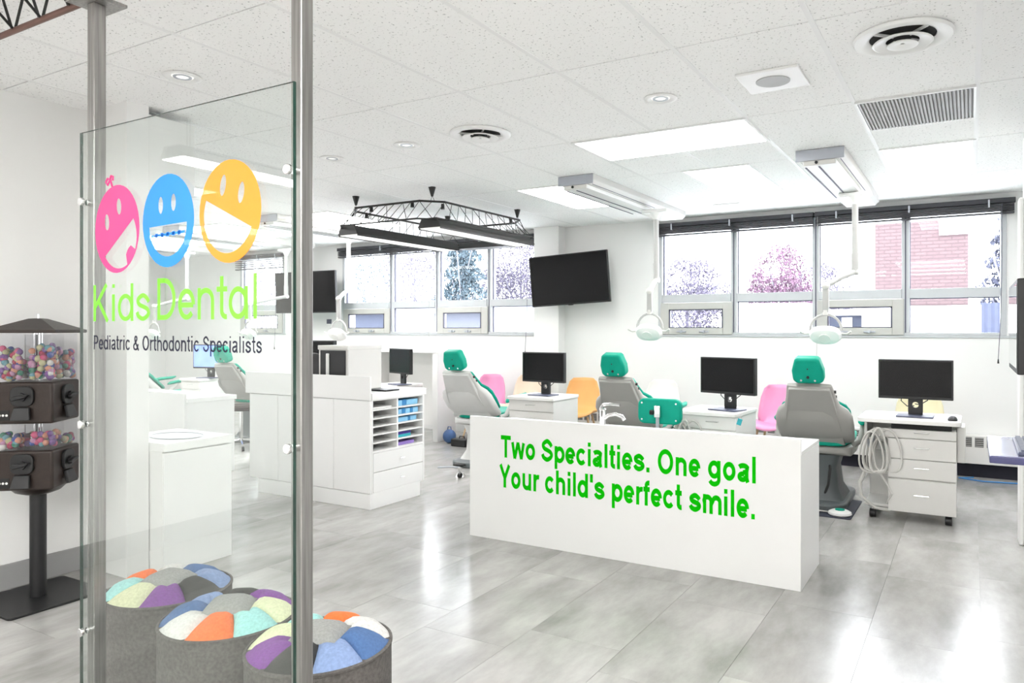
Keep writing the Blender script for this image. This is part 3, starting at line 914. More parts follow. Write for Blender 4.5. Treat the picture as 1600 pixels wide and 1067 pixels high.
# black light truss
def truss_light():
    cx, cy = -4.71, 5.79
    t = thing('light_truss', 'black wire truss ring with two charcoal light housings', 'light truss', (cx, cy, 2.30))
    def ring(hx, hy, ch, z):
        return [(-hx + ch, -hy, z), (hx - ch, -hy, z), (hx, -hy + ch, z), (hx, hy - ch, z), (hx - ch, hy, z), (-hx + ch, hy, z), (-hx, hy - ch, z), (-hx, -hy + ch, z)]
    up = ring(.55, .78, .16, .25)
    lo = ring(.66, .90, .20, .07)
    for nm, rg, r in (('upper_chord', up, .010), ('lower_chord', lo, .008)):
        q = MB()
        for i in range(8):
            q.cyl(rg[i], rg[(i + 1) % 8], r, n=8)
            q.sphere(rg[i], r * 1.05, nu=8, nv=6)
        q.build(nm, M['darkmet'], t)
    for i in range(8):
        a0, a1 = Vector(up[i]), Vector(up[(i + 1) % 8])
        b0, b1 = Vector(lo[i]), Vector(lo[(i + 1) % 8])
        m = max(1, round((a1 - a0).length / .21))
        for k in range(m):
            p, q_, r_ = k / m, (k + .5) / m, (k + 1) / m
            w = MB()
            w.cyl(a0.lerp(a1, p), b0.lerp(b1, q_), .003, n=5).cyl(b0.lerp(b1, q_), a0.lerp(a1, r_), .003, n=5)
            w.cyl(b0.lerp(b1, p), a0.lerp(a1, q_), .003, n=5)
            w.build('web_wire', M['darkmet'], t)
    zc = CZ - 2.30
    for (sx, sy) in ((1, -1), (-1, -1), (1, 1), (-1, 1)):
        px, py = sx * .47, sy * .70
        c = MB().cyl((px, py, zc), (px, py, zc - .085), .034, .010, 16).build('ceiling_cup', M['darkmet'], t)
        w = MB()
        w.cyl((px, py, zc - .08), (px - .02 * sx, py, .25), .002, n=5).cyl((px, py, zc - .08), (px + .03 * sx, py, .25), .002, n=5)
        w.build('hanging_wire', M['darkmet'], t)
    for (px, py) in ((.47, -.55), (-.2, -.77), (.3, -.77), (.52, .5), (-.53, -.5)):
        MB().cyl((px, py, .25), (px, py, .20), .014, .018, 10).build('small_spot', M['darkmet'], t)
    for px in (-.50, .50):
        h = MB().prism([(-.13, 0), (.13, 0), (.085, .085), (-.085, .085)], lambda a, b, s: (px + a, s, b + .005), -.78, .80).build('light_housing', M['houseing'], t, bevel=.003)
        MB().box(px - .115, px + .115, -.76, .78, -.003, .006).build('diffuser', M['diff'], h)
        MB().box(px - .125, px - .117, -.77, .79, -.010, .006).box(px + .117, px + .125, -.77, .79, -.010, .006).build('edge_rail', M['darkmet'], h)
    MB().prism([(-.10, 0), (.10, 0), (.07, .07), (-.07, .07)], lambda a, b, s: (s, .86 + a, b + .01), -.37, .37).build('end_housing', M['houseing'], t, bevel=.003)
truss_light()

# entrance truss at the top left
t = thing('entrance_truss', 'red-brown steel truss below the ceiling beside the rear steel post', 'truss', (-3.0, 1.335, 2.5))
for nm, yy, zz in (('lower_chord', 0, 0), ('upper_chord', 0, .165), ('side_chord', -.17, .09)):
    MB().cyl((-1.5, yy, zz), (1.25, yy, zz), .011, n=10).build(nm, M['redbrown'], t)
for k in range(14):
    x = -1.45 + k * .195
    MB().cyl((x, 0, 0), (x + .09, 0, .165), .005, n=6).cyl((x + .09, 0, .165), (x + .18, 0, 0), .005, n=6).build('web_wire', M['darkmet'], t)
    MB().cyl((x, 0, 0), (x + .09, -.17, .09), .005, n=6).build('web_wire', M['darkmet'], t)
for x in (-1.2, .9):
    MB().cyl((x, 0, .165), (x, 0, CZ - 2.5), .004, n=6).build('hanging_wire', M['darkmet'], t)
t = thing('linear_pendant', 'linear pendant lamp hanging behind the viewer', 'lamp', (-4.15, -.55, 2.42))
MB().prism([(-.11, 0), (.11, 0), (.07, .07), (-.07, .07)], lambda a, b, s: (a, s, b), -.55, .55).build('housing', M['houseing'], t)
MB().box(-.1, .1, -.54, .54, -.006, 0).build('tube_diffuser', M['emit'], t)
for y in (-.45, .45):
    MB().cyl((0, y, .07), (0, y, CZ - 2.42), .003, n=6).build('hanging_wire', M['darkmet'], t)

# ------------------------------------------------------------------ glass sign between two steel posts
def post(x, y, label):
    t = thing('steel_post', label, 'post', (x, y, 0), group='square steel posts holding the glass panel')
    MB().box(-.02, .02, -.02, .02, .008, 2.478).build('tube', M['steel'], t, bevel=.003)
    MB().box(-.06, .06, -.06, .06, 0, .008).build('foot_plate', M['steel'], t, bevel=.002)
    MB().box(-.065, .065, -.065, .065, 2.478, 2.489).build('cap_plate', M['steel'], t, bevel=.002)
post(-2.549, 1.34, 'brushed steel post on the left of the glass panel, under the truss')
post(-1.5606, 1.34, 'brushed steel post on the right of the glass panel')

GX0, GX1, GZ0, GZ1 = -2.573, -1.548, .05, 2.045
GY = 1.30
gp = thing('glass_sign_panel', 'clear glass panel with smiling faces and clinic lettering', 'glass panel', ((GX0 + GX1) / 2, GY, 0))
gc = (GX0 + GX1) / 2
L = lambda x: x - gc
MB().box(L(GX0) + .0005, L(GX1) - .0005, 0, .010, GZ0, GZ1).build('glass', M['glass'], gp)
MB().box(L(GX1) - .0004, L(GX1), 0, .010, GZ0, GZ1).build('polished_edge', M['edge'], gp)
MB().box(L(GX0), L(GX0) + .0004, 0, .010, GZ0, GZ1).build('polished_edge', M['edge'], gp)
MB().box(L(GX0), L(GX1), .002, .008, GZ1, GZ1 + .0006).build('polished_edge', M['edge'], gp)
for x in (-2.554, -1.5615):
    for z in (1.815, 1.083, .40):
        s = MB().cyl((L(x), -.012, z), (L(x), -.001, z), .014, n=20).build('standoff', M['chrome'], gp, bevel=.002)
        MB().cyl((L(x), .011, z), (L(x), .0195, z), .010, n=18).build('spacer', M['chrome'], s)
def ell(cx, cz, rx, rz, rot=0.0, n=40, a0=0.0, a1=2 * PI):
    pts = []
    full = abs(a1 - a0 - 2 * PI) < 1e-6
    for k in range(n if full else n + 1):
        a = a0 + (a1 - a0) * k / n
        x, z = rx * math.cos(a), rz * math.sin(a)
        pts.append((cx + x * math.cos(rot) - z * math.sin(rot), cz + x * math.sin(rot) + z * math.cos(rot)))
    return pts
def smile(cx, cz, w, h, rot, extra=0.0, notch=False):
    """flat topped open mouth"""
    pts = []
    for k in range(9):
        s = -1 + 2 * k / 8
        pts.append((s * w, extra * (1 - s * s)))
    for k in range(1, 24):
        a = -PI * k / 24
        x, z = w * math.cos(a), h * math.sin(a)
        if notch and 9 <= k <= 12:
            z += .035 if k in (10, 11) else .03
        pts.append((x, z))
    return [(cx + x * math.cos(rot) - z * math.sin(rot), cz + x * math.sin(rot) + z * math.cos(rot)) for x, z in pts]
fy = -.0006
px, pz = L(-2.357), 1.713
shape_obj('smiling_face', [ell(px, pz, .122, .139), ell(px - .055, pz + .025, .013, .026, .1, 20), ell(px + .012, pz + .070, .013, .026, .1, 20), smile(px + .012, pz - .028, .096, .098, .62, 0.0, True)], M['d_pink'], gp, fy)['label'] = 'pink smiling face with a missing tooth'
cur = MB().tube([(px - .025, fy - .001, pz + .137), (px - .035, fy - .001, pz + .158), (px - .05, fy - .001, pz + .165), (px - .06, fy - .001, pz + .153), (px - .05, fy - .001, pz + .143), (px - .04, fy - .001, pz + .155), (px - .03, fy - .001, pz + .172), (px - .02, fy - .001, pz + .168), (px - .022, fy - .001, pz + .155)], .003, 6)
cur.build('curl', M['d_pink'], gp)
bx_, bz = L(-2.090), 1.720
sh = [ell(bx_, bz, .126, .139), ell(bx_ - .035, bz + .048, .012, .026, 0, 20), ell(bx_ + .028, bz + .052, .012, .026, 0, 20), smile(bx_, bz - .012, .093, .095, .03)]
sh.append([(bx_ - .082, bz - .040), (bx_ + .082, bz - .034), (bx_ + .082, bz - .041), (bx_ - .082, bz - .047)])
shape_obj('smiling_face', sh, M['d_blue'], gp, fy)['label'] = 'blue smiling face with braces'
for k in range(5):
    x = bx_ - .056 + k * .028
    shape_obj('brace_bracket', [ell(x, bz - .0405 + (k - 2) * .001, .009, .009, .785, 4)], M['d_blue'], gp, fy)
ox, oz = L(-1.805), 1.725
shape_obj('smiling_face', [ell(ox, oz, .133, .144), ell(ox - .028, oz + .075, .013, .030, -.2, 20), ell(ox + .05, oz + .048, .013, .030, -.2, 20), smile(ox - .005, oz - .005, .108, .112, -.42)], M['d_orange'], gp, fy)['label'] = 'orange laughing face'
text_obj('clinic_name', 'Kids', M['d_green'], gp, L(-2.489), L(-2.180), fy, 1.422, .117, .11, .0008)['label'] = 'lime green lettering'
text_obj('clinic_name', 'Dent@l', M['d_green'], gp, L(-2.147), L(-1.690), fy, 1.424, .125, .115, .0008)['label'] = 'lime green lettering'
text_obj('clinic_line', 'Pediatric & Orthodontic Specialists', M['d_navy'], gp, L(-2.489), L(-1.670), fy, 1.331, .0455, .115, .0008, gap=.06)['label'] = 'dark navy lettering'

# ------------------------------------------------------------------ toy capsule dispenser
RZ = math.radians(38.4)
gb = thing('capsule_dispenser', 'dark bronze toy capsule dispenser on a black pole by the left wall', 'vending machine', (-4.24, 1.94, 0), RZ)
MB().prism(rrect(.46, .46, .02, 3), lambda a, b, s: (a, b, s), 0, .012).build('floor_plate', M['black'], gb, rz=-RZ, bevel=.003)
MB().cyl((0, 0, .012), (0, 0, .59), .037, n=20).build('pole', M['black'], gb)
MB().lathe([(.06, .545), (.10, .56), (.125, .585)], n=24).build('pole_flange', M['bronze'], gb)
def disp_box(z0, z1):
    b = MB().box(-.135, .135, -.135, .135, z0, z1).build('coin_box', M['bronze'], gb, bevel=.012, seg=3)
    for k in range(4):
        R = Matrix.Rotation(k * PI / 2, 3, 'Z')
        def tr(mb):
            mb.v = [tuple(R @ Vector(p)) for p in mb.v]
            return mb
        zc = (z0 + z1) / 2
        tr(MB().prism(rrect(.105, .10, .03, 4), lambda a, c, s: (a, s, zc + .035 + c), -.150, -.134)).build('crank_plate', M['black'], b, bevel=.003)
        tr(MB().cyl((0, -.150, zc + .03), (0, -.162, zc + .03), .022, n=16)).build('crank_hub', M['black'], b)
        tr(MB().prism([(-.042, .0), (-.03, -.012), (.03, .004), (.042, .018), (.03, .02), (-.03, .012)], lambda a, c, s: (a, s, zc + .025 + c), -.178, -.158)).build('crank_handle', M['black'], b, bevel=.004)
        tr(MB().prism([(-.035, -.02), (.035, -.02), (.045, -.085), (-.045, -.085)], lambda a, c, s: (a, s + (-.02 if c < -.05 else 0), zc + c), -.152, -.134)).build('prize_door', M['black'], b, bevel=.004)
        if k in (3, 0):
            tr(MB().box(-.118, -.062, -.1375, -.134, zc - .085, zc - .035)).build('price_card', M['dark'], b)
            for q in range(3):
                tr(MB().cyl((-.105 + q * .016, -.1385, zc - .06), (-.105 + q * .016, -.1372, zc - .06), .006, n=10)).build('printed_coin', M['paper'], b)
disp_box(.585, .785)
disp_box(.92, 1.13)
def globe(z0, z1, topz):
    q = MB()
    h = .128
    for k in range(4):
        R = Matrix.Rotation(k * PI / 2, 3, 'Z')
        m = MB().box(-h + .003, h, -h, -h + .003, z0, z1)
        q.add([tuple(R @ Vector(p)) for p in m.v], m.f)
    return q.build('clear_globe', M['acryl'], gb)
globe(.787, .918, .92)
globe(1.132, 1.375, 1.38)
dv = MB()
for a, b in (((-.122, -.0015), (.122, .0015)), ((-.0015, -.122), (.0015, .122))):
    dv.box(a[0], b[0], a[1], b[1], 1.132, 1.37)
dv.build('divider', M['acryl'], gb)
dv = MB()
for a, b in (((-.122, -.0015), (.122, .0015)), ((-.0015, -.122), (.0015, .122))):
    dv.box(a[0], b[0], a[1], b[1], .787, .915)
dv.build('divider', M['acryl'], gb)
for s in ((1, 1), (1, -1), (-1, 1), (-1, -1)):
    MB().cyl((s[0] * .012, s[1] * .012, .787), (s[0] * .012, s[1] * .012, 1.38), .004, n=8).build('tie_rod', M['chrome'], gb)
rf = MB()
def sq(h, z):
    return [(-h, -h, z), (h, -h, z), (h, h, z), (-h, h, z)]
rf.loft([sq(.157, 1.378), sq(.160, 1.382), sq(.160, 1.394), sq(.03, 1.452), sq(.01, 1.454)])
rf.build('roof', M['bronze'], gb, angle=8)
MB().cyl((0, 0, 1.454), (0, 0, 1.476), .006, n=10).build('lock_post', M['chrome'], gb)

def capsules(zbase, tops, n, seed, label):
    rnd = random.Random(seed)
    q = MB()
    c, s = math.cos(RZ), math.sin(RZ)
    for k in range(n):
        qx, qy = rnd.choice((-1, 1)), rnd.choice((-1, 1))
        top = tops[(qx > 0) * 2 + (qy > 0)]
        r = rnd.uniform(.014, .0185)
        x, y = qx * rnd.uniform(.022, .11), qy * rnd.uniform(.022, .11)
        if rnd.random() < .6:
            if rnd.random() < .5:
                x = qx * .11
            else:
                y = qy * .11
        z = zbase + r + rnd.uniform(0, 1) * (top - 2 * r)
        q.sphere((x * c - y * s, x * s + y * c, z), r, nu=9, nv=6)
    o = q.build('toy_capsules', M['ball'], None, (-4.24, 1.94, 0))
    tag(o, label, 'toy capsules', kind='stuff')
capsules(1.132, (.19, .12, .20, .17), 300, 3, 'coloured toy capsules in the upper clear globe of the dispenser')
capsules(.787, (.09, .07, .10, .06), 150, 5, 'coloured toy capsules in the lower clear globe of the dispenser')

# ------------------------------------------------------------------ patchwork ottomans
PATCH = ['white', 'orange', 'cyan', 'yellow', 'purple', 'black', 'lblue', 'blue']
def ottoman(x, y, rot, label):
    R, H = .222, .394
    t = thing('ottoman', label, 'ottoman', (x, y, 0), rot, group='round patchwork ottomans behind the glass')
    MB().lathe([(R - .012, 0), (R - .002, .012), (R, .05), (R, H - .01), (R - .003, H)], n=56).build('drum', M['fab_side'], t)
    MB().lathe([(R - .006, H - .006), (R + .003, H - .003), (R + .003, H + .003), (R - .006, H + .006)], n=56, close=True).build('piping', M['fab_side'], t)
    def zed(r, u, v):
        base = H + .055 * (1 - (r / R) ** 2.6)
        puff = .028 * min(1, 4 * u * (1 - u) * 1.25) ** .6 * min(1, 4 * v * (1 - v) * 1.25) ** .6
        return base - .016 + puff
    nu, nv = 10, 8
    rin = .078
    for k, nm in enumerate(PATCH):
        q = MB()
        vs, fs = [], []
        a0, a1 = 2 * PI * (k - 1.5) / 8, 2 * PI * (k - .5) / 8
        tw_ = .28
        for j in range(nv + 1):
            for i in range(nu + 1):
                u, v = i / nu, j / nv
                aa = a0 + (a1 - a0) * u
                # inner edge follows the centre square
                m = ((aa + PI / 4) % (PI / 2)) - PI / 4
                ri = rin / max(abs(math.cos(m)), .3)
                r = ri + (R - .002 - ri) * v
                ang = aa + tw_ * (1 - v) * .35
                vs.append((r * math.cos(ang), r * math.sin(ang), zed(r, u, v) if v < 1 else H - .002))
        for j in range(nv):
            for i in range(nu):
                a = j * (nu + 1) + i
                fs.append((a, a + 1, a + nu + 2, a + nu + 1))
        q.add(vs, fs)
        q.build('patch', M['f_' + nm], t, angle=80)
    q = MB()
    vs, fs = [], []
    for j in range(9):
        for i in range(9):
            u, v = i / 8, j / 8
            xx, yy = (u - .5) * 2 * rin, (v - .5) * 2 * rin
            ang = .28 * .35
            r = math.hypot(xx, yy)
            vs.append((xx * math.cos(ang) - yy * math.sin(ang), xx * math.sin(ang) + yy * math.cos(ang), zed(r, u, v)))
    for j in range(8):
        for i in range(8):
            a = j * 9 + i
            fs.append((a, a + 1, a + 10, a + 9))
    q.add(vs, fs)
    q.build('patch', M['f_grey'], t, angle=80)
ottoman(-2.713, 1.692, math.radians(185), 'leftmost patchwork ottoman, nearest the capsule dispenser')
ottoman(-2.262, 1.628, math.radians(-56), 'middle patchwork ottoman with its orange patch to the front')
ottoman(-1.808, 1.622, math.radians(108), 'rightmost patchwork ottoman, showing on both sides of the right steel post')

# ------------------------------------------------------------------ reception style sink counters
def faucet(x, y, z, label, rz=0.0):
    t = thing('faucet', label, 'faucet', (x, y, z), rz, group='chrome sink faucets')
    MB().lathe([(.028, 0), (.028, .008), (.020, .014), (.019, .14), (.022, .15), (.016, .158)], n=20).build('body', M['chrome'], t)
    MB().tube([(0, 0, .085), (.04, 0, .115), (.09, 0, .125), (.135, 0, .112), (.15, 0, .09)], .012, 10).build('spout', M['chrome'], t)
    MB().tube([(-.015, 0, .155), (0, 0, .178), (.05, 0, .186), (.12, 0, .182)], .009, 8).build('lever', M['chrome'], t)

CX0, CX1, CY0, CY1 = -2.971, -.790, 3.96, 4.487
ct = thing('front_counter', 'long white sink counter with green slogan lettering', 'counter', ((CX0 + CX1) / 2, CY0, 0))
cxm = (CX0 + CX1) / 2
hw = (CX1 - CX0) / 2
MB().box(-hw, hw, 0, .022, 0, .811).build('front_panel', M['lam'], ct, bevel=.002)
MB().box(hw - .020, hw, .022, CY1 - CY0, 0, .722).build('side_panel', M['lam'], ct, bevel=.002)
MB().box(-hw, -hw + .020, .022, CY1 - CY0, 0, .722).build('side_panel', M['lam'], ct, bevel=.002)
MB().box(-hw + .02, hw - .02, CY1 - CY0 - .02, CY1 - CY0, .08, .722).build('back_panel', M['lam'], ct)
wt = MB()
sx0, sx1, sy0, sy1 = -.25, .22, .13, .43
wt.box(-hw, sx0, .022, .527, .722, .742).box(sx1, hw, .022, .527, .722, .742).box(sx0, sx1, .022, sy0, .722, .742).box(sx0, sx1, sy1, .527, .722, .742)
wt.build('worktop', M['worktop'], ct)
MB().box(sx0, sx1, sy0, sy1, .60, .61).box(sx0 - .004, sx0, sy0, sy1, .6, .738).box(sx1, sx1 + .004, sy0, sy1, .6, .738).box(sx0, sx1, sy0 - .004, sy0, .6, .738).box(sx0, sx1, sy1, sy1 + .004, .6, .738).build('sink_basin', M['white'], ct)
text_obj('slogan_line', 'Two Specialties. One goal', M['green'], ct, -2.725 - cxm, -1.030 - cxm, -.0005, .552, .146, .195, .0012)
text_obj('slogan_line', "Your child's perfect smile.", M['green'], ct, -2.728 - cxm, -1.035 - cxm, -.0005, .354, .150, .195, .0012)
faucet(-2.03, 4.09, .742, 'chrome lever faucet standing behind the slogan panel')

# rear copy of the counter
RX1, RY0 = -6.37, 4.12
rc = thing('rear_counter', 'white sink counter standing behind the glass panel, left of the island', 'counter', (RX1 - 1.09, RY0, 0))
MB().box(-1.09, 1.09, 0, .022, 0, .80).build('front_panel', M['lam'], rc, bevel=.002)
for s in (-1, 1):
    MB().box(min(s * 1.09, s * 1.07), max(s * 1.09, s * 1.07), .022, .52, 0, .71).build('side_panel', M['lam'], rc, bevel=.002)
MB().box(-1.09, 1.105, .022, .535, .71, .752).build('worktop', M['worktop'], rc, bevel=.002)
MB().box(-1.07, 1.07, .50, .52, .08, .71).build('back_panel', M['lam'], rc)

# low sink unit beside the wall end
su = thing('sink_unit', 'white sink unit with oval basin beside the wall end', 'counter', (-4.30, 2.69, 0))
MB().box(-.25, .29, -.23, .205, 0, .70).build('cabinet_body', M['lam'], su, bevel=.002)
MB().box(.29, .302, -.228, .203, .0, .69).build('cabinet_door', M['lam'], su, bevel=.002)
def oval_top(x0, x1, y0, y1, z0, z1, cx, cy, rx, ry, n=48):
    inn, out = [], []
    for k in range(n):
        a = 2 * PI * k / n
        c_, s_ = math.cos(a), math.sin(a)
        inn.append((cx + rx * c_, cy + ry * s_))
        q = min(((x1 if c_ > 0 else x0) - cx) / c_ if abs(c_) > 1e-6 else 9, ((y1 if s_ > 0 else y0) - cy) / s_ if abs(s_) > 1e-6 else 9)
        out.append((cx + q * c_, cy + q * s_))
    for (X_, Y_) in ((x0, y0), (x1, y0), (x1, y1), (x0, y1)):
        i = min(range(n), key=lambda k: (out[k][0] - X_) ** 2 + (out[k][1] - Y_) ** 2)
        out[i] = (X_, Y_)
    vs = [(a, b, z1) for a, b in out] + [(a, b, z1) for a, b in inn] + [(a, b, z0) for a, b in inn] + [(a, b, z0) for a, b in out]
    fs = []
    for k in range(n):
        j = (k + 1) % n
        for r in range(4):
            q = (r + 1) % 4
            fs.append((r * n + k, r * n + j, q * n + j, q * n + k))
    return MB().add(vs, fs)
oval_top(-.27, .312, -.232, .215, .70, .745, .06, -.0, .185, .13).build('worktop', M['worktop'], su)
secs = []
for r, z in ((1.03, .746), (1.0, .750), (.96, .744), (.90, .722), (.6, .7035), (.02, .7025)):
    secs.append([(.06 + .183 * r * math.cos(2 * PI * k / 36), .128 * r * math.sin(2 * PI * k / 36), z) for k in range(36)])
MB().loft(secs).build('oval_basin', M['sil'], su)
MB().cyl((.06, 0, .7026), (.06, 0, .706), .022, n=16).build('drain', M['chrome'], su)

# ------------------------------------------------------------------ storage island
IX0, IX1, IY0, IY1 = -5.467, -4.054, 4.13, 4.765
isl = thing('storage_island', 'white storage island with open pigeonholes and drawers', 'island', (IX1, IY0, 0))
W_, D_ = IX1 - IX0, IY1 - IY0
MB().box(-W_ + .11, 0, 0, .018, 0, .119).box(-.018, 0, .018, D_ - .055, 0, .119).box(-W_ + .11, -.018, .018, D_ - .05, 0, .10).build('plinth', M['lam'], isl, bevel=.002)
for a, b in ((-W_, -1.052), (-1.052, -.395), (-.395, 0)):
    MB().box(a + .0015, b - .0015, 0, .018, .122, .842).build('front_panel', M['lam'], isl, bevel=.002)
MB().box(-W_ - .05, 0, -.004, .016, .846, 1.031).build('raised_panel', M['lam'], isl, bevel=.002)
MB().box(-W_, .006, .018, D_ + .02, .846, .898).build('worktop', M['worktop'], isl, bevel=.002)
MB().box(-W_, -W_ + .018, .018, D_, .119, .846).build('end_panel', M['lam'], isl)
MB().box(-W_ + .018, -.5, D_ - .018, D_, .119, .846).build('back_panel', M['lam'], isl)
MB().box(-.52, -.50, .018, D_, .119, .846).build('pigeonhole_back', M['lam'], isl)
MB().box(-.50, 0, D_ - .02, D_, .119, .846).build('side_panel', M['lam'], isl, bevel=.0015)
MB().box(-.50, 0, .018, .034, .119, .846).build('side_panel', M['lam'], isl, bevel=.0015)
MB().box(-.50, -.002, .302, .318, .446, .840).build('divider', M['lam'], isl, bevel=.0015)
zs = [.838, .770, .703, .640, .577, .513, .448]
for z in zs[1:-1]:
    MB().box(-.50, -.003, .034, .302, z - .011, z).build('shelf', M['lam'], isl, bevel=.001)
    MB().box(-.50, -.003, .318, D_ - .02, z - .011, z).build('shelf', M['lam'], isl, bevel=.001)
for z0, z1 in ((.432, .448), (.838, .846), (.119, .1235)):
    MB().box(-.50, -.0005, .034, D_ - .02, z0, z1).build('rail', M['lam'], isl)
for z0, z1 in ((.281, .429), (.124, .277)):
    d = MB().box(-.018, .001, .037, D_ - .023, z0, z1).build('drawer_front', M['lam'], isl, bevel=.002)
    yk = .345
    MB().cyl((.001, yk, (z0 + z1) / 2), (.018, yk, (z0 + z1) / 2), .006, n=10).cyl((.018, yk - .022, (z0 + z1) / 2), (.018, yk + .022, (z0 + z1) / 2), .005, n=8).build('pull', M['chrome'], d)
# contents of the pigeonholes
def in_hole(name, y0, y1, zi, h, m, label, cat, x1=-.03, depth=.22, z_off=0.0):
    z = (zs[zi + 1] if zi + 1 < len(zs) else .448) + .0005 + z_off
    o = MB().box(-depth / 2, depth / 2, -(y1 - y0) / 2, (y1 - y0) / 2, 0, h).build(name, m, None, (IX1 + x1 - depth / 2, IY0 + (y0 + y1) / 2, z), bevel=.002)
    tag(o, label, cat, 'supplies in the pigeonholes')
    return o
in_hole('carton', .325, .395, 0, .045, M['box1'], 'pale blue carton at the left of the top right pigeonhole', 'box')
in_hole('carton', .398, .445, 0, .048, M['box2'], 'deep blue carton in the top right pigeonhole', 'box')
in_hole('carton', .45, .585, 0, .044, M['box1'], 'long pale blue carton at the right of the top right pigeonhole', 'box')
in_hole('carton', .325, .39, 1, .04, M['box1'], 'pale blue carton at the left of the second right pigeonhole', 'box')
in_hole('carton', .393, .43, 1, .043, M['box2'], 'deep blue carton at the left of the second right pigeonhole', 'box')
in_hole('carton', .434, .49, 1, .042, M['box1'], 'pale blue carton in the middle of the second right pigeonhole', 'box')
in_hole('carton', .494, .52, 1, .043, M['box2'], 'narrow deep blue carton in the second right pigeonhole', 'box')
in_hole('carton', .524, .59, 1, .042, M['box1'], 'pale blue carton at the right of the second right pigeonhole', 'box')
in_hole('carton', .325, .465, 2, .036, M['box1'], 'long pale blue carton in the third right pigeonhole', 'box')
in_hole('carton', .468, .49, 2, .04, M['box2'], 'narrow deep blue carton in the third right pigeonhole', 'box')
in_hole('carton', .494, .57, 2, .038, M['box1'], 'short pale blue carton in the third right pigeonhole', 'box')
in_hole('folder_stack', .325, .50, 4, .022, M['tealb'], 'turquoise folders in the fifth right pigeonhole', 'folders', depth=.3)
in_hole('folder_stack', .325, .50, 4, .022, M['indigo'], 'indigo folders on top of the turquoise folders', 'folders', depth=.3, z_off=.0225)
in_hole('folder_stack', .325, .54, 5, .026, M['purp'], 'lilac folders in the bottom right pigeonhole', 'folders', depth=.3)
in_hole('paper_stack', .06, .27, 0, .014, M['paper'], 'loose papers in the top left pigeonhole', 'papers', depth=.3)
# things on the island
tb = thing('desktop_printer', 'grey framed desktop machine with a black door on the island', 'machine', (-4.58, 4.25, .8985))
MB().box(-.17, .17, .0, .38, 0, .365).build('body', M['cart'], tb, bevel=.006)
MB().box(-.145, .145, -.008, 0, .03, .325).build('door', M['black'], tb, bevel=.004)
MB().box(-.07, -.035, -.018, -.008, .06, .30).build('door_handle', M['paper'], tb, bevel=.006)
MB().box(-.172, .172, -.01, .382, .33, .366).build('top_frame', M['cart'], tb, bevel=.004)
o = MB().box(-.10, .10, -.08, .08, 0, .012).build('clipboard', M['black'], None, (-4.19, 4.42, .8985), bevel=.002)
tag(o, 'thin black clipboard lying on the island worktop', 'clipboard')

# ------------------------------------------------------------------ computer monitors
def monitor(x, y, z, rz, label, screen='screen', w=.505, h=.295, group='desktop monitors'):
    t = thing('computer_monitor', label, 'monitor', (x, y, z), rz, group=group)
    hw = w / 2
    z0 = .13
    MB().box(-hw, hw, -.012, .03, z0, z0 + h).build('bezel', M['black'], t, bevel=.004)
    MB().box(-hw + .012, hw - .012, -.0135, -.012, z0 + .02, z0 + h - .012).build('screen', M[screen], t)
    MB().box(-.16, .16, .03, .055, z0 + .06, z0 + h - .06).build('back_cover', M['black'], t, bevel=.01)
    nk = MB()
    # neck with a round cable hole
    cz, r = .085, .022
    n = 24
    outer = []
    for k in range(n):
        a = 2 * PI * k / n
        c_, s_ = math.cos(a), math.sin(a)
        q = min(.05 / max(abs(c_), 1e-6), (.0835) / max(abs(s_), 1e-6))
        outer.append((c_ * q, cz + s_ * q))
    inner = [(r * math.cos(2 * PI * k / n), cz + r * math.sin(2 * PI * k / n)) for k in range(n)]
    vs = [(a, .03, b) for a, b in outer] + [(a, .03, b) for a, b in inner] + [(a, .055, b) for a, b in outer] + [(a, .055, b) for a, b in inner]
    fs = []
    for k in range(n):
        j = (k + 1) % n
        fs += [(k, j, n + j, n + k), (2 * n + k, 3 * n + k, 3 * n + j, 2 * n + j), (k, 2 * n + k, 2 * n + j, j), (n + k, n + j, 3 * n + j, 3 * n + k)]
    nk.add(vs, fs)
    nk.build('neck', M['black'], t)
    MB().box(-.125, .125, -.10, .09, .001, .012).build('stand_base', M['keys'], t, bevel=.004)
    MB().tube([(-.09, .045, z0 + .06), (-.10, .06, z0 - .02), (-.06, .07, z0 - .06), (-.01, .06, z0 - .055)], .004, 6).build('cable', M['cable'], t)
    MB().tube([(.09, .045, z0 + .06), (.08, .06, z0 - .01), (.03, .065, z0 - .045), (-.005, .06, z0 - .04)], .004, 6).build('cable', M['cable'], t)
    return t

# ------------------------------------------------------------------ delivery carts
def wire_pull(x0, x1, y, z, parent):
    return MB().tube([(x0, y, z), (x0 + .003, y - .022, z), (x1 - .003, y - .022, z), (x1, y, z)], .0035, 6).build('pull', M['chrome'], parent)

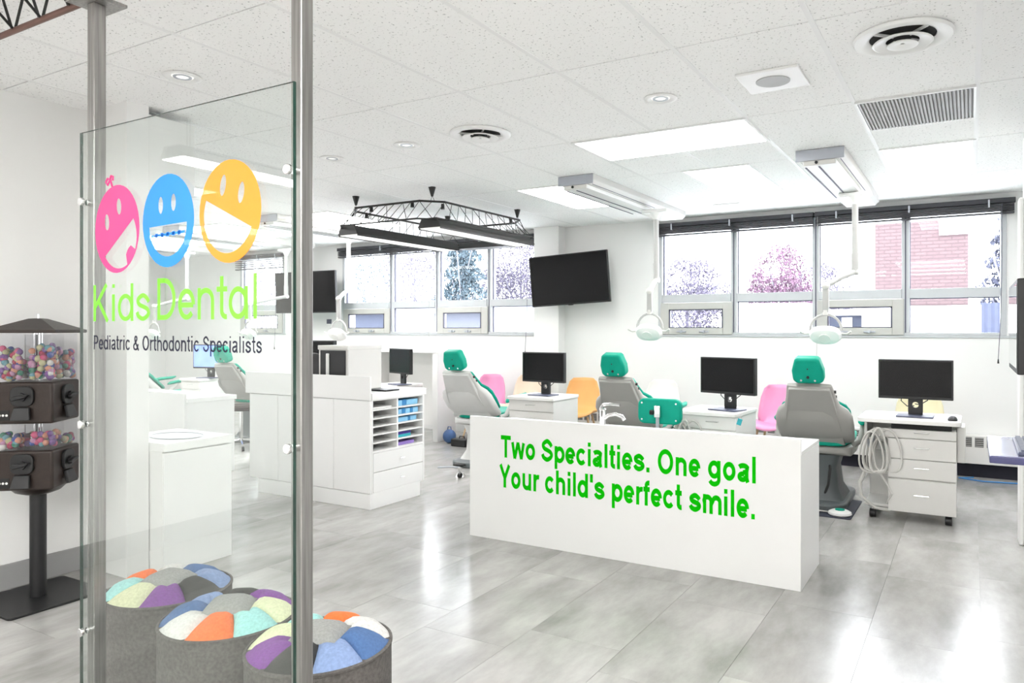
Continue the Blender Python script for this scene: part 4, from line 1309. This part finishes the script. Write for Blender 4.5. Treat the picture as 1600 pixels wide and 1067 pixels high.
def cart(x, y, rz, w, label, bay=.0, m='cart', dep=.50, side_box=False, hoses=False, zt=.745, slot=False):
    """front faces -Y; the bay is an open recess at the left of the drawers"""
    t = thing('dental_cart', label, 'cabinet', (x, y, 0), rz, group='dental carts with drawers')
    hw = w / 2
    lx = -hw + bay
    MB().box(lx + .002, hw - .004, .02, dep, .07, zt - (.07 if slot else .031)).build('carcass', M[m], t, bevel=.003)
    if bay:
        MB().box(-hw, lx, dep - .10, dep, .085, zt - .03).box(-hw, lx, .05, dep - .1, .085, .105).build('bay_panel', M[m], t, bevel=.004)
        MB().box(-hw, -hw + .02, .06, dep - .1, .55, zt - .03).build('bay_side', M[m], t, bevel=.003)
    # worktop with rounded corners
    MB().prism([(a + (-.005 if bay else .0), b + dep / 2 - .01) for a, b in rrect(w + (.07 if slot else .02), dep + (.06 if slot else .03), .06 if slot else .02, 5)], lambda a, b, s: (a, b, s), zt - .03, zt).build('worktop', M['cartw'], t, bevel=.004)
    if slot:
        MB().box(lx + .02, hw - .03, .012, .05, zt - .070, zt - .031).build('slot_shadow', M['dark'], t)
    rows = [(zt - .135, zt - (.072 if slot else .034)), (zt - .285, zt - .14), (zt - .425, zt - .29), (.075, zt - .435)]
    for k, (z0, z1) in enumerate(rows):
        x0 = lx - (.10 if (k == 0 and bay) else 0)
        d = MB().box(x0, hw, 0, .02, z0, z1).build('drawer_front', M[m], t, bevel=.002)
        xc = (lx + hw) / 2
        wire_pull(xc - .05, xc + .05, 0, (z0 + z1) / 2 + .012, d)
    if side_box:
        MB().box(hw, hw + .055, .12, .40, .44, zt - .05).build('side_bin', M[m], t, bevel=.008)
    for cx_ in (-hw + .06, hw - .05):
        for cy_ in (.06, dep - .06):
            MB().cyl((cx_, cy_, .04), (cx_, cy_, .072), .01, n=8).build('caster_stem', M['chrome'], t)
            MB().cyl((cx_ - .022, cy_, .032), (cx_ + .022, cy_, .032), .032, n=16).build('caster', M['black'], t, bevel=.004)
    if hoses:
        rnd = random.Random(4)
        hx = -hw + bay * .45
        for k in range(7):
            cx_ = hx + rnd.uniform(-.03, .10)
            ry = rnd.uniform(.055, .105)
            rz_ = rnd.uniform(.12, .17)
            zc = .47 + rnd.uniform(-.03, .02)
            pts = []
            ph = rnd.uniform(0, 6)
            for i in range(29):
                a = 2 * PI * i / 24 + ph
                pts.append((cx_ + ry * math.cos(a), .03 - .012 * k + .02 * math.sin(a * .5), zc + rz_ * math.sin(a) - .03 * math.cos(a * 2)))
            MB().tube(pts, .0075, 7).build('hose', M['hose'], t)
        MB().tube([(hx - .03, .0, .60), (hx - .01, -.03, .52), (hx + .01, -.03, .40), (hx + .08, -.02, .28), (hx + .12, -.02, .20), (hx + .08, .02, .12)], .007, 7).build('hose', M['hose'], t)
        MB().tube([(hx - .06, .02, .36), (hx - .10, .0, .26), (hx - .09, .0, .16), (hx - .0, .02, .08), (hx + .1, .06, .06)], .013, 8).build('hose', M['hose'], t)
        MB().box(hx - .06, hx + .07, .06, .12, .50, .56).build('hose_holder', M['shell2'], t, bevel=.01)
        for k in range(3):
            MB().cyl((hx - .04 + .04 * k, .05, .52), (hx - .05 + .04 * k, .0, .62), .008, .006, n=8).build('handpiece', M['sil'], t)
    return t

# ------------------------------------------------------------------ dental chairs
def dental_chair(x, y, rz, label, sm='shell', mat_under=False, recline=0.0):
    t = thing('dental_chair', label, 'dental chair', (x, y, 0), rz, group='teal dental chairs facing the windows')
    S = M[sm]
    # base and column
    MB().prism([(a, b + .18) for a, b in rrect(.46, .86, .16, 6)], lambda a, b, s: (a, b, s), .0, .055).build('base_plate', M['dkbase'], t, bevel=.012)
    secs = []
    for z, sx, sy, oy in ((.05, .20, .26, .16), (.14, .155, .21, .16), (.30, .14, .19, .14), (.41, .17, .22, .14)):
        secs.append([(a, b + oy, z) for a, b in rrect(2 * sx, 2 * sy, .07, 4)])
    MB().loft(secs).build('column', M['dkbase'] if sm == 'shell' else M['shell2'], t, angle=50)
    # seat frame and cushions
    secs = []
    for yy, hx, z0, z1 in ((-.10, .20, .43, .47), (-.06, .26, .41, .48), (.25, .265, .405, .48), (.55, .25, .41, .48), (.95, .20, .37, .43), (1.12, .15, .36, .39)):
        secs.append([(a * hx, yy, z0 if b < 0 else z1) for a, b in ((-1, -1), (-.85, -1.2), (.85, -1.2), (1, -1), (1, 1), (-1, 1))])
    MB().loft(secs).build('seat_frame', S, t, bevel=.012)
    secs = []
    for yy, hx, z0, z1 in ((-.09, .16, .485, .515), (-.06, .22, .478, .545), (.10, .245, .478, .55), (.30, .25, .478, .535), (.55, .235, .478, .545), (.75, .20, .455, .51), (1.0, .17, .425, .475), (1.13, .12, .41, .44)):
        zc, hz = (z0 + z1) / 2, (z1 - z0) / 2
        secs.append([(hx * math.copysign(abs(math.cos(a)) ** .45, math.cos(a)), yy, zc + hz * math.copysign(abs(math.sin(a)) ** .6, math.sin(a))) for a in [2 * PI * k / 24 for k in range(24)]])
    MB().loft(secs).build('seat_cushion', M['teal'], t, angle=60)
    # reclined back
    P0 = Vector((0, .02, .56))
    ang = math.radians(44 + recline)
    ax = Vector((0, -math.sin(ang), math.cos(ang)))
    nr = Vector((0, -math.cos(ang), -math.sin(ang)))
    LB = .60
    prof = ((0.0, .270, .06, .0), (.04, .280, .10, .0), (.25, .290, .13, .0), (.47, .287, .125, .0), (.58, .262, .11, .0), (.66, .205, .085, .0), (.80, .184, .065, .0), (.98, .166, .045, .0), (1.0, .160, .036, .0))
    secs = []
    for tt, w, d, o in prof:
        c = P0 + ax * (tt * LB)
        row = []
        for k in range(28):
            a = 2 * PI * k / 28
            xx = w * math.copysign(abs(math.cos(a)) ** .5, math.cos(a))
            nn = d / 2 + o + d / 2 * math.copysign(abs(math.sin(a)) ** .55, math.sin(a)) - (o if math.sin(a) > 0 else 0)
            row.append(c + Vector((xx, 0, 0)) + nr * nn)
        secs.append(row)
    MB().loft(secs).build('back_shell', S, t, angle=50)
    secs = []
    for tt, w, d, o in prof:
        c = P0 + ax * (.03 + tt * (LB - .075))
        row = []
        bulge = .05 if .0 < tt < 1 else .025
        for k in range(24):
            a = 2 * PI * k / 24
            xx = (w - .022) * math.copysign(abs(math.cos(a)) ** .5, math.cos(a))
            nn = -.021 + (bulge / 2) * math.copysign(abs(math.sin(a)) ** .6, math.sin(a))
            row.append(c + Vector((xx, 0, 0)) + nr * nn)
        secs.append(row)
    MB().loft(secs).build('back_cushion', M['teal'], t, angle=60)
    # flat spine panel standing proud of the shell
    sp = [(-.150, .985), (.150, .985), (.168, .80), (.20, .45), (.215, .02), (-.215, .02), (-.20, .45), (-.168, .80)]
    q = MB()
    vs, n_ = [], len(sp)
    for off in (.0, 1.0):
        for a, tt in sp:
            d = .045 + (.125 - .045) * min(1, (1 - tt) / .5) if tt > .1 else .10
            vs.append(P0 + ax * (tt * LB) + Vector((a, 0, 0)) + nr * (d + .010 if off else .02))
    q.add(vs, [tuple(range(n_ - 1, -1, -1)), tuple(range(n_, 2 * n_))] + [(i, (i + 1) % n_, n_ + (i + 1) % n_, n_ + i) for i in range(n_)])
    q.build('spine_panel', S, t, bevel=.006)
    # headrest
    top = P0 + ax * LB
    ha = math.radians(18)
    hx = Vector((0, -math.sin(ha), math.cos(ha)))
    hn = Vector((0, -math.cos(ha), -math.sin(ha)))
    hc = top + Vector((0, -.035, .105))
    q = MB()
    poly = [(-.085, -.10), (.085, -.10), (.112, -.075), (.112, .0), (.085, .085), (.07, .10), (-.075, .10), (-.095, .085), (-.118, .0), (-.112, -.075)]
    q.prism(poly, lambda a, b, s: tuple(hc + Vector((a, 0, 0)) + hx * b + hn * s), -.045, .045)
    hr = q.build('headrest', M['teal'], t, bevel=.022, seg=3)
    for s in (-1, 1):
        MB().cyl(tuple(hc + Vector((s * .05, 0, 0)) - hx * .07 + hn * .044), tuple(hc + Vector((s * .05, 0, 0)) - hx * .07 + hn * .050), .008, n=10).build('screw', M['chrome'], hr)
    MB().cyl(tuple(hc - hx * .045 + hn * .043), tuple(hc - hx * .045 + hn * .052), .011, n=12).build('lock_hole', M['black'], hr)
    MB().cyl(tuple(hc + hx * .02 + hn * .043), tuple(hc + hx * .02 + hn * .048), .005, n=10).build('screw', M['black'], hr)
    for s in (-1, 1):
        MB().cyl(tuple(top - ax * .06 + Vector((s * .035, 0, 0)) + nr * .02), tuple(hc + Vector((s * .035, 0, 0)) - hx * .04), .008, n=10).build('headrest_rod', M['chrome'], t)
    sw = MB()
    for k in range(2):
        sw.cyl(tuple(P0 + ax * (LB * (.80 + .09 * k)) + Vector((.172, 0, 0)) + nr * .02), tuple(P0 + ax * (LB * (.80 + .09 * k)) + Vector((.186, 0, 0)) + nr * .02), .012, n=10)
    sw.build('back_switch', M['black'], t)
    # arms
    for s in (-1, 1):
        MB().tube([(s * .27, -.02, .50), (s * .31, .03, .52), (s * .325, .08, .60), (s * .325, .14, .655)], .024, 10).build('arm_support', S, t)
        secs = []
        for yy, zz, r in ((.02, .655, .012), (.05, .668, .026), (.20, .690, .028), (.36, .70, .026), (.41, .715, .012)):
            secs.append([(s * .325 + 1.25 * r * math.cos(2 * PI * k / 14), yy, zz + .8 * r * math.sin(2 * PI * k / 14)) for k in range(14)])
        MB().loft(secs).build('armrest', M['teal'], t, angle=60)
    # rear linkage and foot lever
    MB().tube([(.08, -.0, .42), (.10, -.06, .30), (.09, -.08, .18), (.06, -.06, .10)], .010, 8).build('cable', M['cable'], t)
    return t
dental_chair(-1.07, 6.03, .02, 'rightmost dental chair with teal headrest and shaded grey back shell')
dental_chair(-2.66, 6.03, -.02, 'dental chair with its shaded grey back behind the counter faucet')
dental_chair(-4.46, 6.10, .06, 'light grey shelled dental chair between the island and the counter', 'shell2')
dental_chair(-7.98, 6.05, .1, 'dental chair behind the glass panel, just left of the island')
dental_chair(-9.85, 5.95, -.15, 'dental chair half hidden behind the rear sink counter', 'shell2')
o = MB().prism(rrect(.62, .66, .02, 3), lambda a, b, s: (a, b, s), 0, .006).build('floor_mat', M['mat'], None, (-1.08, 5.96, .0), bevel=.002)
o.location.z = 0.0
tag(o, 'navy mat on the floor under the rightmost dental chair', 'mat')
o = thing('foot_control', 'white disc foot control on the mat behind the rightmost chair', 'foot pedal', (-.86, 5.735, .006))
MB().lathe([(.075, 0), (.085, .008), (.082, .022), (.06, .034), (.0, .038)], n=28).build('pedal_body', M['white'], o)
MB().lathe([(.035, .036), (.034, .042), (.0, .043)], n=20).build('pedal_cap', M['teal'], o)
MB().tube([(-.08, .0, .012), (-.16, .01, .010), (-.26, -.01, .010), (-.34, .02, .010)], .006, 7).build('cord', M['hose'], o)

# stools
def stool(x, y, rz, label, back=True, seat='teal', h=.48):
    t = thing('rolling_stool', label, 'stool', (x, y, 0), rz, group='rolling stools')
    MB().lathe([(.0, h - .05), (.17, h - .05), (.19, h - .03), (.19, h - .005), (.17, h + .012), (.0, h + .018)], n=32).build('seat', M[seat], t)
    MB().cyl((0, 0, .10), (0, 0, h - .05), .022, n=14).build('gas_lift', M['chrome'], t)
    for k in range(5):
        a = 2 * PI * k / 5 + .3
        c, s = math.cos(a), math.sin(a)
        MB().tube([(0, 0, .11), (.13 * c, .13 * s, .095), (.25 * c, .25 * s, .07)], .014, 8).build('leg', M['chrome'], t)
        MB().cyl((.25 * c - .012 * s, .25 * s + .012 * c, .027), (.25 * c + .012 * s, .25 * s - .012 * c, .027), .027, n=14).build('caster', M['black'], t)
    if back:
        MB().tube([(0, -.10, h - .04), (0, -.22, h - .03), (0, -.245, h + .06), (0, -.245, h + .33)], .013, 8).build('back_bar', M['sil'], t)
        MB().prism(rrect(.33, .185, .05, 5), lambda a, b, s: (a, s - .22 + .25 * a * a, h + .33 + b), -.0, .055).build('backrest', M['teal'], t, bevel=.014, seg=3)
        MB().box(-.022, .022, -.262, -.222, h + .29, h + .375).build('bracket', M['chrome'], t, bevel=.005)
        MB().cyl((-.03, -.25, h + .325), (-.055, -.25, h + .325), .018, n=12).build('knob', M['black'], t)
        for sx in (-1, 1):
            for sz in (-1, 1):
                MB().cyl((sx * .13, -.2155, h + .33 + sz * .06), (sx * .13, -.221, h + .33 + sz * .06), .007, n=8).build('screw', M['chrome'], t)
    return t
stool(-1.99, 5.12, 0.05, 'rolling stool with a teal backrest behind the slogan counter', h=.47)
stool(-7.50, 5.55, 0.4, 'dark rolling stool with chrome pole behind the glass panel', False, 'bronze', .50)
o = thing('foot_lever', 'chrome and black foot lever behind the light grey dental chair', 'foot pedal', (-4.24, 5.50, 0))
MB().cyl((0, 0, .0), (0, 0, .03), .05, .035, n=18).build('lever_base', M['chrome'], o)
MB().cyl((0, .0, .03), (0, .0, .09), .018, n=12).build('lever_post', M['chrome'], o)
MB().tube([(0, 0, .085), (-.10, -.03, .085), (-.22, -.06, .075)], .007, 8).build('lever_rod', M['sil'], o)
MB().box(-.10, .02, .01, .07, .088, .112).build('lever_pedal', M['black'], o, bevel=.01)
MB().cyl((.02, -.05, .022), (.05, -.05, .022), .022, n=14).build('lever_wheel', M['black'], o)

# ------------------------------------------------------------------ carts and monitors in place
cart(-.395, 5.76, 0.0, .61, 'dental cart with grey hoses at the right, front drawers showing', bay=.17, side_box=True, hoses=True, slot=True)
cart(-1.825, 5.52, -.06, .48, 'dental cart between the two right dental chairs', bay=.10, hoses=True, m='cartw')
cart(-3.70, 5.90, 0.0, .50, 'dental cart between the light grey chair and the orange chair')
cart(-9.03, 5.92, 0.0, .40, 'dental cart seen through the glass below the lettering', m='cartw')
cart(-6.02, 6.30, 0.0, .42, 'dental cart hidden behind the storage island', m='cartw')
monitor(-.365, 5.98, .745, 0.0, 'black monitor on the cart with the hoses, rightmost on a cart')
monitor(-1.715, 5.72, .745, -.27, 'black monitor on the cart between the two right dental chairs')
monitor(-3.69, 6.12, .745, -.08, 'black monitor on the cart left of the orange chair')
monitor(-8.93, 6.12, .745, .30, 'monitor with a lit blue screen behind the glass panel', 'blue_screen', .47, .32)
monitor(-5.88, 6.48, .745, -.35, 'black monitor just right of the grey desktop machine')
t = monitor(-5.12, 4.55, .8985, .0, 'black monitor on the storage island behind the front steel post', h=.27, w=.46)
o = thing('tablet_stand', 'black tablet leaning on a stand on the storage island', 'tablet', (-4.86, 4.30, .8985))
MB().obox((0, 0, .15), (.17, .018, .29), (-.22, .12, 0)).build('tablet', M['black'], o, bevel=.004)
MB().box(-.06, .06, -.04, .07, 0, .012).build('stand_foot', M['black'], o, bevel=.003)
MB().obox((-.02, -.025, .255), (.035, .004, .03), (-.22, .12, 0)).build('sticker', M['paper'], o)
o = MB().box(-.06, .06, -.05, .05, 0, .155).build('tissue_box', M['white'], None, (-4.83, 4.46, .8985), bevel=.01)
tag(o, 'small white box between the black monitor and the grey machine', 'box')
o = MB()
secs = []
for yy, hx, hz in ((-.055, .018, .008), (-.045, .028, .018), (0, .033, .034), (.035, .03, .028), (.052, .018, .012)):
    secs.append([(hx * math.cos(a), yy, max(0, hz * math.sin(a))) for a in [PI * k / 10 for k in range(11)]])
o.loft(secs)
o = o.build('computer_mouse', M['black'], None, (-.115, 5.86, .7452), angle=60)
tag(o, 'black computer mouse on the right dental cart', 'mouse')
o = thing('face_mask', 'teal face mask hanging from the corner of the middle cart', 'mask', (-1.545, 5.46, .69))
MB().obox((0, 0, 0), (.035, .006, .05), (0, .3, .2)).build('mask_cloth', M['tealb'], o, bevel=.002)
MB().tube([(0, 0, .02), (.01, .01, .045), (.005, .03, .058)], .002, 5).build('ear_loop', M['paper'], o)

# ------------------------------------------------------------------ moulded side chairs
def side_chair(x, y, rz, m, label):
    t = thing('side_chair', label, 'chair', (x, y, 0), rz, group='moulded side chairs along the window wall')
    prof = [(-.22, .405), (-.20, .435), (-.12, .43), (.0, .415), (.10, .415), (.17, .44), (.215, .51), (.235, .60), (.25, .70), (.265, .79), (.272, .83)]
    wid = [.19, .21, .225, .23, .225, .22, .215, .21, .195, .165, .12]
    nx = 10
    vs, fs = [], []
    for (yy, zz), w in zip(prof, wid):
        for i in range(nx + 1):
            s = -1 + 2 * i / nx
            lift = .055 * s * s if yy < .16 else 0
            fwd = .075 * s * s if zz > .44 and yy > .1 else 0
            vs.append((w * s, yy - fwd, zz + lift))
    for j in range(len(prof) - 1):
        for i in range(nx):
            a = j * (nx + 1) + i
            fs.append((a, a + 1, a + nx + 2, a + nx + 1))
    q = MB().add(vs, fs).build('seat_shell', M[m], t, angle=80)
    sd = q.modifiers.new('solid', 'SOLIDIFY')
    sd.thickness = .010
    for sx in (-1, 1):
        for sy in (-1, 1):
            MB().cyl((sx * .12, sy * .11, .41), (sx * .21, sy * .20, 0), .013, .009, n=10).build('leg', M['wood'], t)
    MB().cyl((-.15, -.14, .30), (.15, .14, .30), .005, n=6).cyl((.15, -.14, .30), (-.15, .14, .30), .005, n=6).build('brace', M['black'], t)
side_chair(-3.92, 7.30, .25, 'orange', 'orange moulded chair left of the dental chair with the faucet before it')
side_chair(-5.27, 7.32, .1, 'pink', 'pink moulded chair beside the light grey dental chair')
side_chair(-4.80, 7.42, .0, 'peach', 'peach moulded chair partly behind the left pink chair')
side_chair(-1.72, 7.30, -.1, 'pink', 'pink moulded chair half hidden by the rightmost dental chair')
side_chair(-3.02, 7.42, 0, 'ivory', 'ivory moulded chair behind the teal stool backrest')
side_chair(-.42, 7.30, 0, 'cream', 'cream moulded chair behind the rightmost monitor')
side_chair(-6.62, 6.55, .2, 'peach', 'peach moulded chair behind the storage island')

# far white partition, bag and bin
o = thing('white_partition', 'white waist-high desk with end panel under the middle window', 'desk', (-6.35, 7.2, 0))
MB().box(-.55, .58, -.18, .2, 1.105, 1.13).build('desk_top', M['lam'], o, bevel=.002)
MB().box(.50, .58, -.17, .19, .0, 1.105).build('end_panel', M['lam'], o, bevel=.002)
MB().box(-.55, -.52, -.17, .19, .0, 1.105).build('end_panel', M['lam'], o, bevel=.002)
MB().box(-.52, .50, .15, .19, .15, 1.105).build('back_panel', M['lam'], o, bevel=.002)
o = thing('blue_bag', 'blue round bag on the floor beside the white desk', 'bag', (-5.60, 7.05, 0))
MB().sphere((0, 0, .085), .085, (1, .9, 1), 18, 12).build('bag_body', M['bluebag'], o)
MB().tube([(-.03, 0, .15), (-.02, 0, .20), (.02, 0, .20), (.03, 0, .15)], .006, 6).build('bag_handle', M['bluebag'], o)
o = thing('black_case', 'small black case on the floor beside the blue bag', 'case', (-5.33, 6.95, 0))
MB().box(-.11, .11, -.08, .08, 0, .09).build('case_body', M['black'], o, bevel=.012)
MB().tube([(-.04, 0, .088), (-.035, 0, .115), (.035, 0, .115), (.04, 0, .088)], .006, 6).build('case_handle', M['black'], o)

# ------------------------------------------------------------------ wall televisions
def television(x, y, z, yaw, tilt, roll, w, h, label):
    t = thing('television', label, 'television', (x, y, z), group='wall televisions')
    t.rotation_euler = (tilt, roll, yaw)
    MB().box(-w / 2, w / 2, -.02, .02, -h / 2, h / 2).build('bezel', M['black'], t, bevel=.004)
    MB().box(-w / 2 + .012, w / 2 - .012, -.0215, -.02, -h / 2 + .018, h / 2 - .012).build('screen', M['screen'], t)
    MB().box(-w * .32, w * .32, .02, .055, -h * .34, h * .2).build('back_cover', M['black'], t, bevel=.012)
    MB().box(-.03, .03, -.012, .008, -h / 2 - .008, -h / 2).build('sensor', M['black'], t)
    MB().tube([(0, .05, -.05), (.05, .12, -.05), (0, .2, -.05), (0, YW - y - .01, -.05)], .02, 8).build('wall_arm', M['darkmet'], t)
    return t
television(-4.21, 7.58, 2.0, .05, .06, -.052, 1.04, .61, 'black television on the wall between the middle and right windows')
television(-8.72, 7.55, 1.955, .02, .04, 0.0, 1.26, .62, 'black television behind the front steel post, left of the middle window')
o = MB().box(-.05, .05, -.008, .0, -.035, .035).build('wall_plate', M['gasket'], None, (-8.62, YW - .001, 1.52), bevel=.002)
tag(o, 'small dark wall plate under the left television', 'wall plate')

# ------------------------------------------------------------------ workstation on the right wall
o = thing('wall_monitor', 'black monitor seen edge-on at the right wall', 'monitor', (.145, 3.10, 1.40))
MB().box(-.012, .02, -.29, .29, -.155, .165).build('bezel', M['black'], o, bevel=.004)
MB().box(-.0135, -.012, -.275, .275, -.135, .15).build('screen', M['gloss'], o)
MB().box(.02, .055, -.14, .14, -.08, .11).build('back_cover', M['black'], o, bevel=.012)
MB().box(.055, XR - .145, -.03, .03, -.03, .03).build('wall_arm', M['darkmet'], o, bevel=.006)
MB().tube([(.05, -.02, -.05), (.08, -.03, -.16), (.06, -.05, -.22), (.10, -.10, -.28), (.14, -.14, -.34)], .006, 6).build('cable', M['cable'], o)
MB().box(.045, .10, -.10, .0, -.19, -.09).build('cable_box', M['white'], o, bevel=.006)
o = thing('keyboard_tray', 'navy edged wall tray under the right wall monitor', 'tray', (XR, 3.25, .92))
MB().box(-.243, 0, -.27, .28, 0, .025).build('tray_board', M['navy'], o, bevel=.003)
MB().box(-.238, 0, -.265, .275, .025, .028).build('tray_top', M['lav'], o)
MB().box(-.07, 0, .05, .08, -.05, 0).build('bracket', M['white'], o, bevel=.006)
o = thing('keyboard', 'dark blue-grey keyboard on the wall tray', 'keyboard', (XR - .085, 3.22, .948))
MB().box(-.07, .075, -.21, .21, 0, .014).build('keyboard_case', M['keys'], o, bevel=.004)
km = MB().box(-.008, .008, -.0085, .0085, .014, .021).mesh('key', M['keys'])
for r in range(5):
    for k in range(18):
        piece('key', km, o, (-.052 + r * .024, -.19 + k * .0223, 0))
o = MB().tube([(.02, 7.78, .008), (-.1, 7.70, .008), (.1, 7.62, .008), (.35, 7.66, .008), (.6, 7.72, .008)], .006, 7).build('floor_cable', M['bcable'], None)
tag(o, 'blue network cable on the floor along the window wall', 'cable')

# ------------------------------------------------------------------ outside the windows
gd = struct(MB().box(-45, 30, 8.2, 60, -.8, -.6).build('ground', M['snow']), 'pale parking ground outside')
def bld_brick():
    t = thing('brick_building', 'red brick building outside the right window', 'building', (-1.0, 16, -.6))
    MB().box(-.72, .95, 0, 3, 0, 4.15).build('brick_wall', M['brick'], t)
    MB().box(.95, 9, .4, 4, 0, 2.1).build('low_wing', M['truck'], t)
    MB().box(-.9, 1.6, -.6, -.05, 0, 2.45).build('low_porch', M['truck'], t)
    MB().box(.45, 1.0, -.05, 3, 3.85, 4.2).build('parapet', M['truck'], t)
bld_brick()
t = thing('white_trailer', 'white box trailer with faint lettering outside the right window', 'trailer', (-4.1, 15.4, -.6))
MB().box(-.38, 1.15, 0, 2.4, .40, 2.55).build('box_body', M['truck'], t, bevel=.03)
for x in (-.2, .35):
    MB().box(x - .012, x + .012, -.012, 0, .6, 2.2).build('panel_seam', M['sil'], t)
for x in (-.28, .42):
    for z in (.95, 2.2):
        MB().box(x - .03, x + .03, -.02, 0, z, z + .06).build('door_hinge', M['tgrey'], t)
text_obj('trailer_lettering', 'lYOnK', M['tgrey'], t, .50, 1.0, -.002, 2.28, .14, .14, .002)
for x in (.0, .75):
    MB().cyl((x, .1, .2), (x, .4, .2), .2, n=20).build('wheel', M['black'], t)
t = thing('grey_garage', 'blue-grey garage beside the white trailer outside', 'garage', (-2.3, 19.3, -.6))
MB().box(-.85, .75, 0, 1.0, 0, 2.35).build('garage_wall', M['siding'], t)
MB().box(-.95, .85, -.1, 1.1, 2.35, 2.5).build('garage_roof', M['truck'], t)
MB().box(-.55, -.30, -.02, 0, 0, 2.3).build('downpipe', M['truck'], t)
t = thing('blue_shed', 'blue corrugated fence outside the lower right pane', 'fence', (.9, 14.2, -.6))
q = MB()
pts = []
for k in range(41):
    pts.append((-.75 + k * .05, .02 * (k % 2)))
n_ = len(pts)
q.add([(a, b, 0) for a, b in pts] + [(a, b, 2.45) for a, b in pts] + [(a, b + .03, 0) for a, b in pts] + [(a, b + .03, 2.45) for a, b in pts],
      [(k, k + 1, n_ + k + 1, n_ + k) for k in range(n_ - 1)] + [(2 * n_ + k + 1, 2 * n_ + k, 3 * n_ + k, 3 * n_ + k + 1) for k in range(n_ - 1)])
q.build('corrugated_sheet', M['bluefence'], t)
t = thing('white_house', 'pale house with grey roof outside the middle window', 'house', (-13.5, 18.0, -.6))
for x0, x1, mm in ((-5.5, -3.1, 'siding'), (-3.1, -1.4, 'truck'), (-1.4, 1.0, 'siding2'), (1.0, 4.5, 'truck')):
    MB().box(x0, x1, 0, 5, 0, 2.5).build('house_wall', M[mm], t)
MB().prism([(-.3, 2.5), (5.3, 2.5), (2.5, 2.8)], lambda a, b, s: (s, a, b), -5.7, 4.7).build('roof', M['roofgrey'], t)
for x in (-4.2, 3.2):
    w = MB().box(x - .4, x + .4, -.03, 0, .9, 1.8).build('house_window', M['roofgrey'], t)
    MB().box(x - .03, x + .03, -.05, -.03, .9, 1.8).build('glazing_bar', M['truck'], w)

def foliage(center, size, n, leaf, rnd, kind='round'):
    vs, fs = [], []
    for k in range(n):
        if kind == 'cone':
            h = rnd.random() ** 1.3
            tier = (h * 9) % 1.0
            r = size[0] * (1 - h) * (.45 + .55 * (1 - tier)) * math.sqrt(rnd.random())
            a = rnd.uniform(0, 2 * PI)
            p = Vector((center[0] + r * math.cos(a), center[1] + r * math.sin(a) * size[1] / size[0], center[2] + h * size[2]))
        else:
            while True:
                d = Vector((rnd.uniform(-1, 1), rnd.uniform(-1, 1), rnd.uniform(-1, 1)))
                if .25 < d.length < 1 and math.sin(d.x * 7 + center[0]) + math.sin(d.z * 8 + center[1]) + math.sin(d.y * 6) > -.9:
                    break
            p = Vector((center[0] + d.x * size[0], center[1] + d.y * size[1], center[2] + d.z * size[2]))
        R = Euler((rnd.uniform(0, 6), rnd.uniform(0, 6), rnd.uniform(0, 6))).to_matrix()
        l = leaf * rnd.uniform(.6, 1.3)
        b = len(vs)
        vs += [tuple(p + R @ Vector(c)) for c in ((-l, 0, 0), (0, -l * .45, 0), (l, 0, 0), (0, l * .45, 0))]
        fs.append((b, b + 1, b + 2, b + 3))
    return MB().add(vs, fs)
def tree(x, y, h, crown, m, label, seed, kind='round', n=2200, cat='tree', group='trees outside the windows', leaf=.07):
    rnd = random.Random(seed)
    t = thing('outdoor_tree', label, cat, (x, y, -.6), group=group)
    q = MB()
    q.cyl((0, 0, 0), (0, 0, h * .62), .09, .05, 8)
    for k in range(9):
        a = rnd.uniform(0, 2 * PI)
        z0 = h * rnd.uniform(.2, .55)
        r = crown[0] * rnd.uniform(.5, .9)
        q.tube([(0, 0, z0), (r * .5 * math.cos(a), r * .3 * math.sin(a), z0 + h * .18), (r * math.cos(a), r * .6 * math.sin(a), z0 + h * .36)], .022, 5)
    q.build('trunk', M['bark'], t)
    if kind == 'cone':
        fo = foliage((0, 0, h * .08), (crown[0], crown[1], h * .92), n, leaf, rnd, 'cone')
    else:
        fo = foliage((0, 0, h - crown[2]), crown, n, leaf, rnd)
    f = fo.build('foliage', M[m], t)
    f['kind'] = 'stuff'
tree(-9.0, 25, 4.6, (1.9, 1.2, 2.0), 'leafv', 'violet leaved bush seen in the left pane of the right window', 11, n=16000, leaf=.055)
tree(-5.75, 25.6, 5.0, (1.25, 1.2, 2.2), 'leafp', 'pink leaved bush above the white trailer', 12, n=14000, leaf=.055)
tree(-5.0, 29, 4.6, (1.3, 1.2, 2.1), 'leafv', 'violet bush right of the pink bush above the trailer', 13, n=10000, leaf=.055)
tree(1.0, 22.5, 6.2, (1.9, 1.4, 2), 'leafs', 'dark spruce outside the right end of the right window', 14, 'cone', 9000)
tree(-19.9, 26.0, 8.6, (2.6, 1.6, 3), 'leafb', 'blue-green conifer behind the middle window', 15, 'cone', 14000, leaf=.09)
tree(-19.4, 30.0, 6.6, (2.4, 1.2, 2.8), 'leafv', 'violet bush at the right of the middle window', 16, n=16000, leaf=.065)
tree(-23.6, 27.0, 7.6, (1.5, 1.4, 3.0), 'leafv', 'thin bare tree in the middle of the middle window', 17, n=5000, leaf=.06)
tree(-27.4, 27.5, 7.4, (1.9, 1.4, 3.0), 'leafb', 'pale bare tree at the left of the middle window', 18, n=5000, leaf=.06)
tree(-36.0, 28.0, 7.2, (2.2, 1.5, 2.8), 'leafv', 'bare tree outside the narrow window', 19, n=4000, leaf=.06)
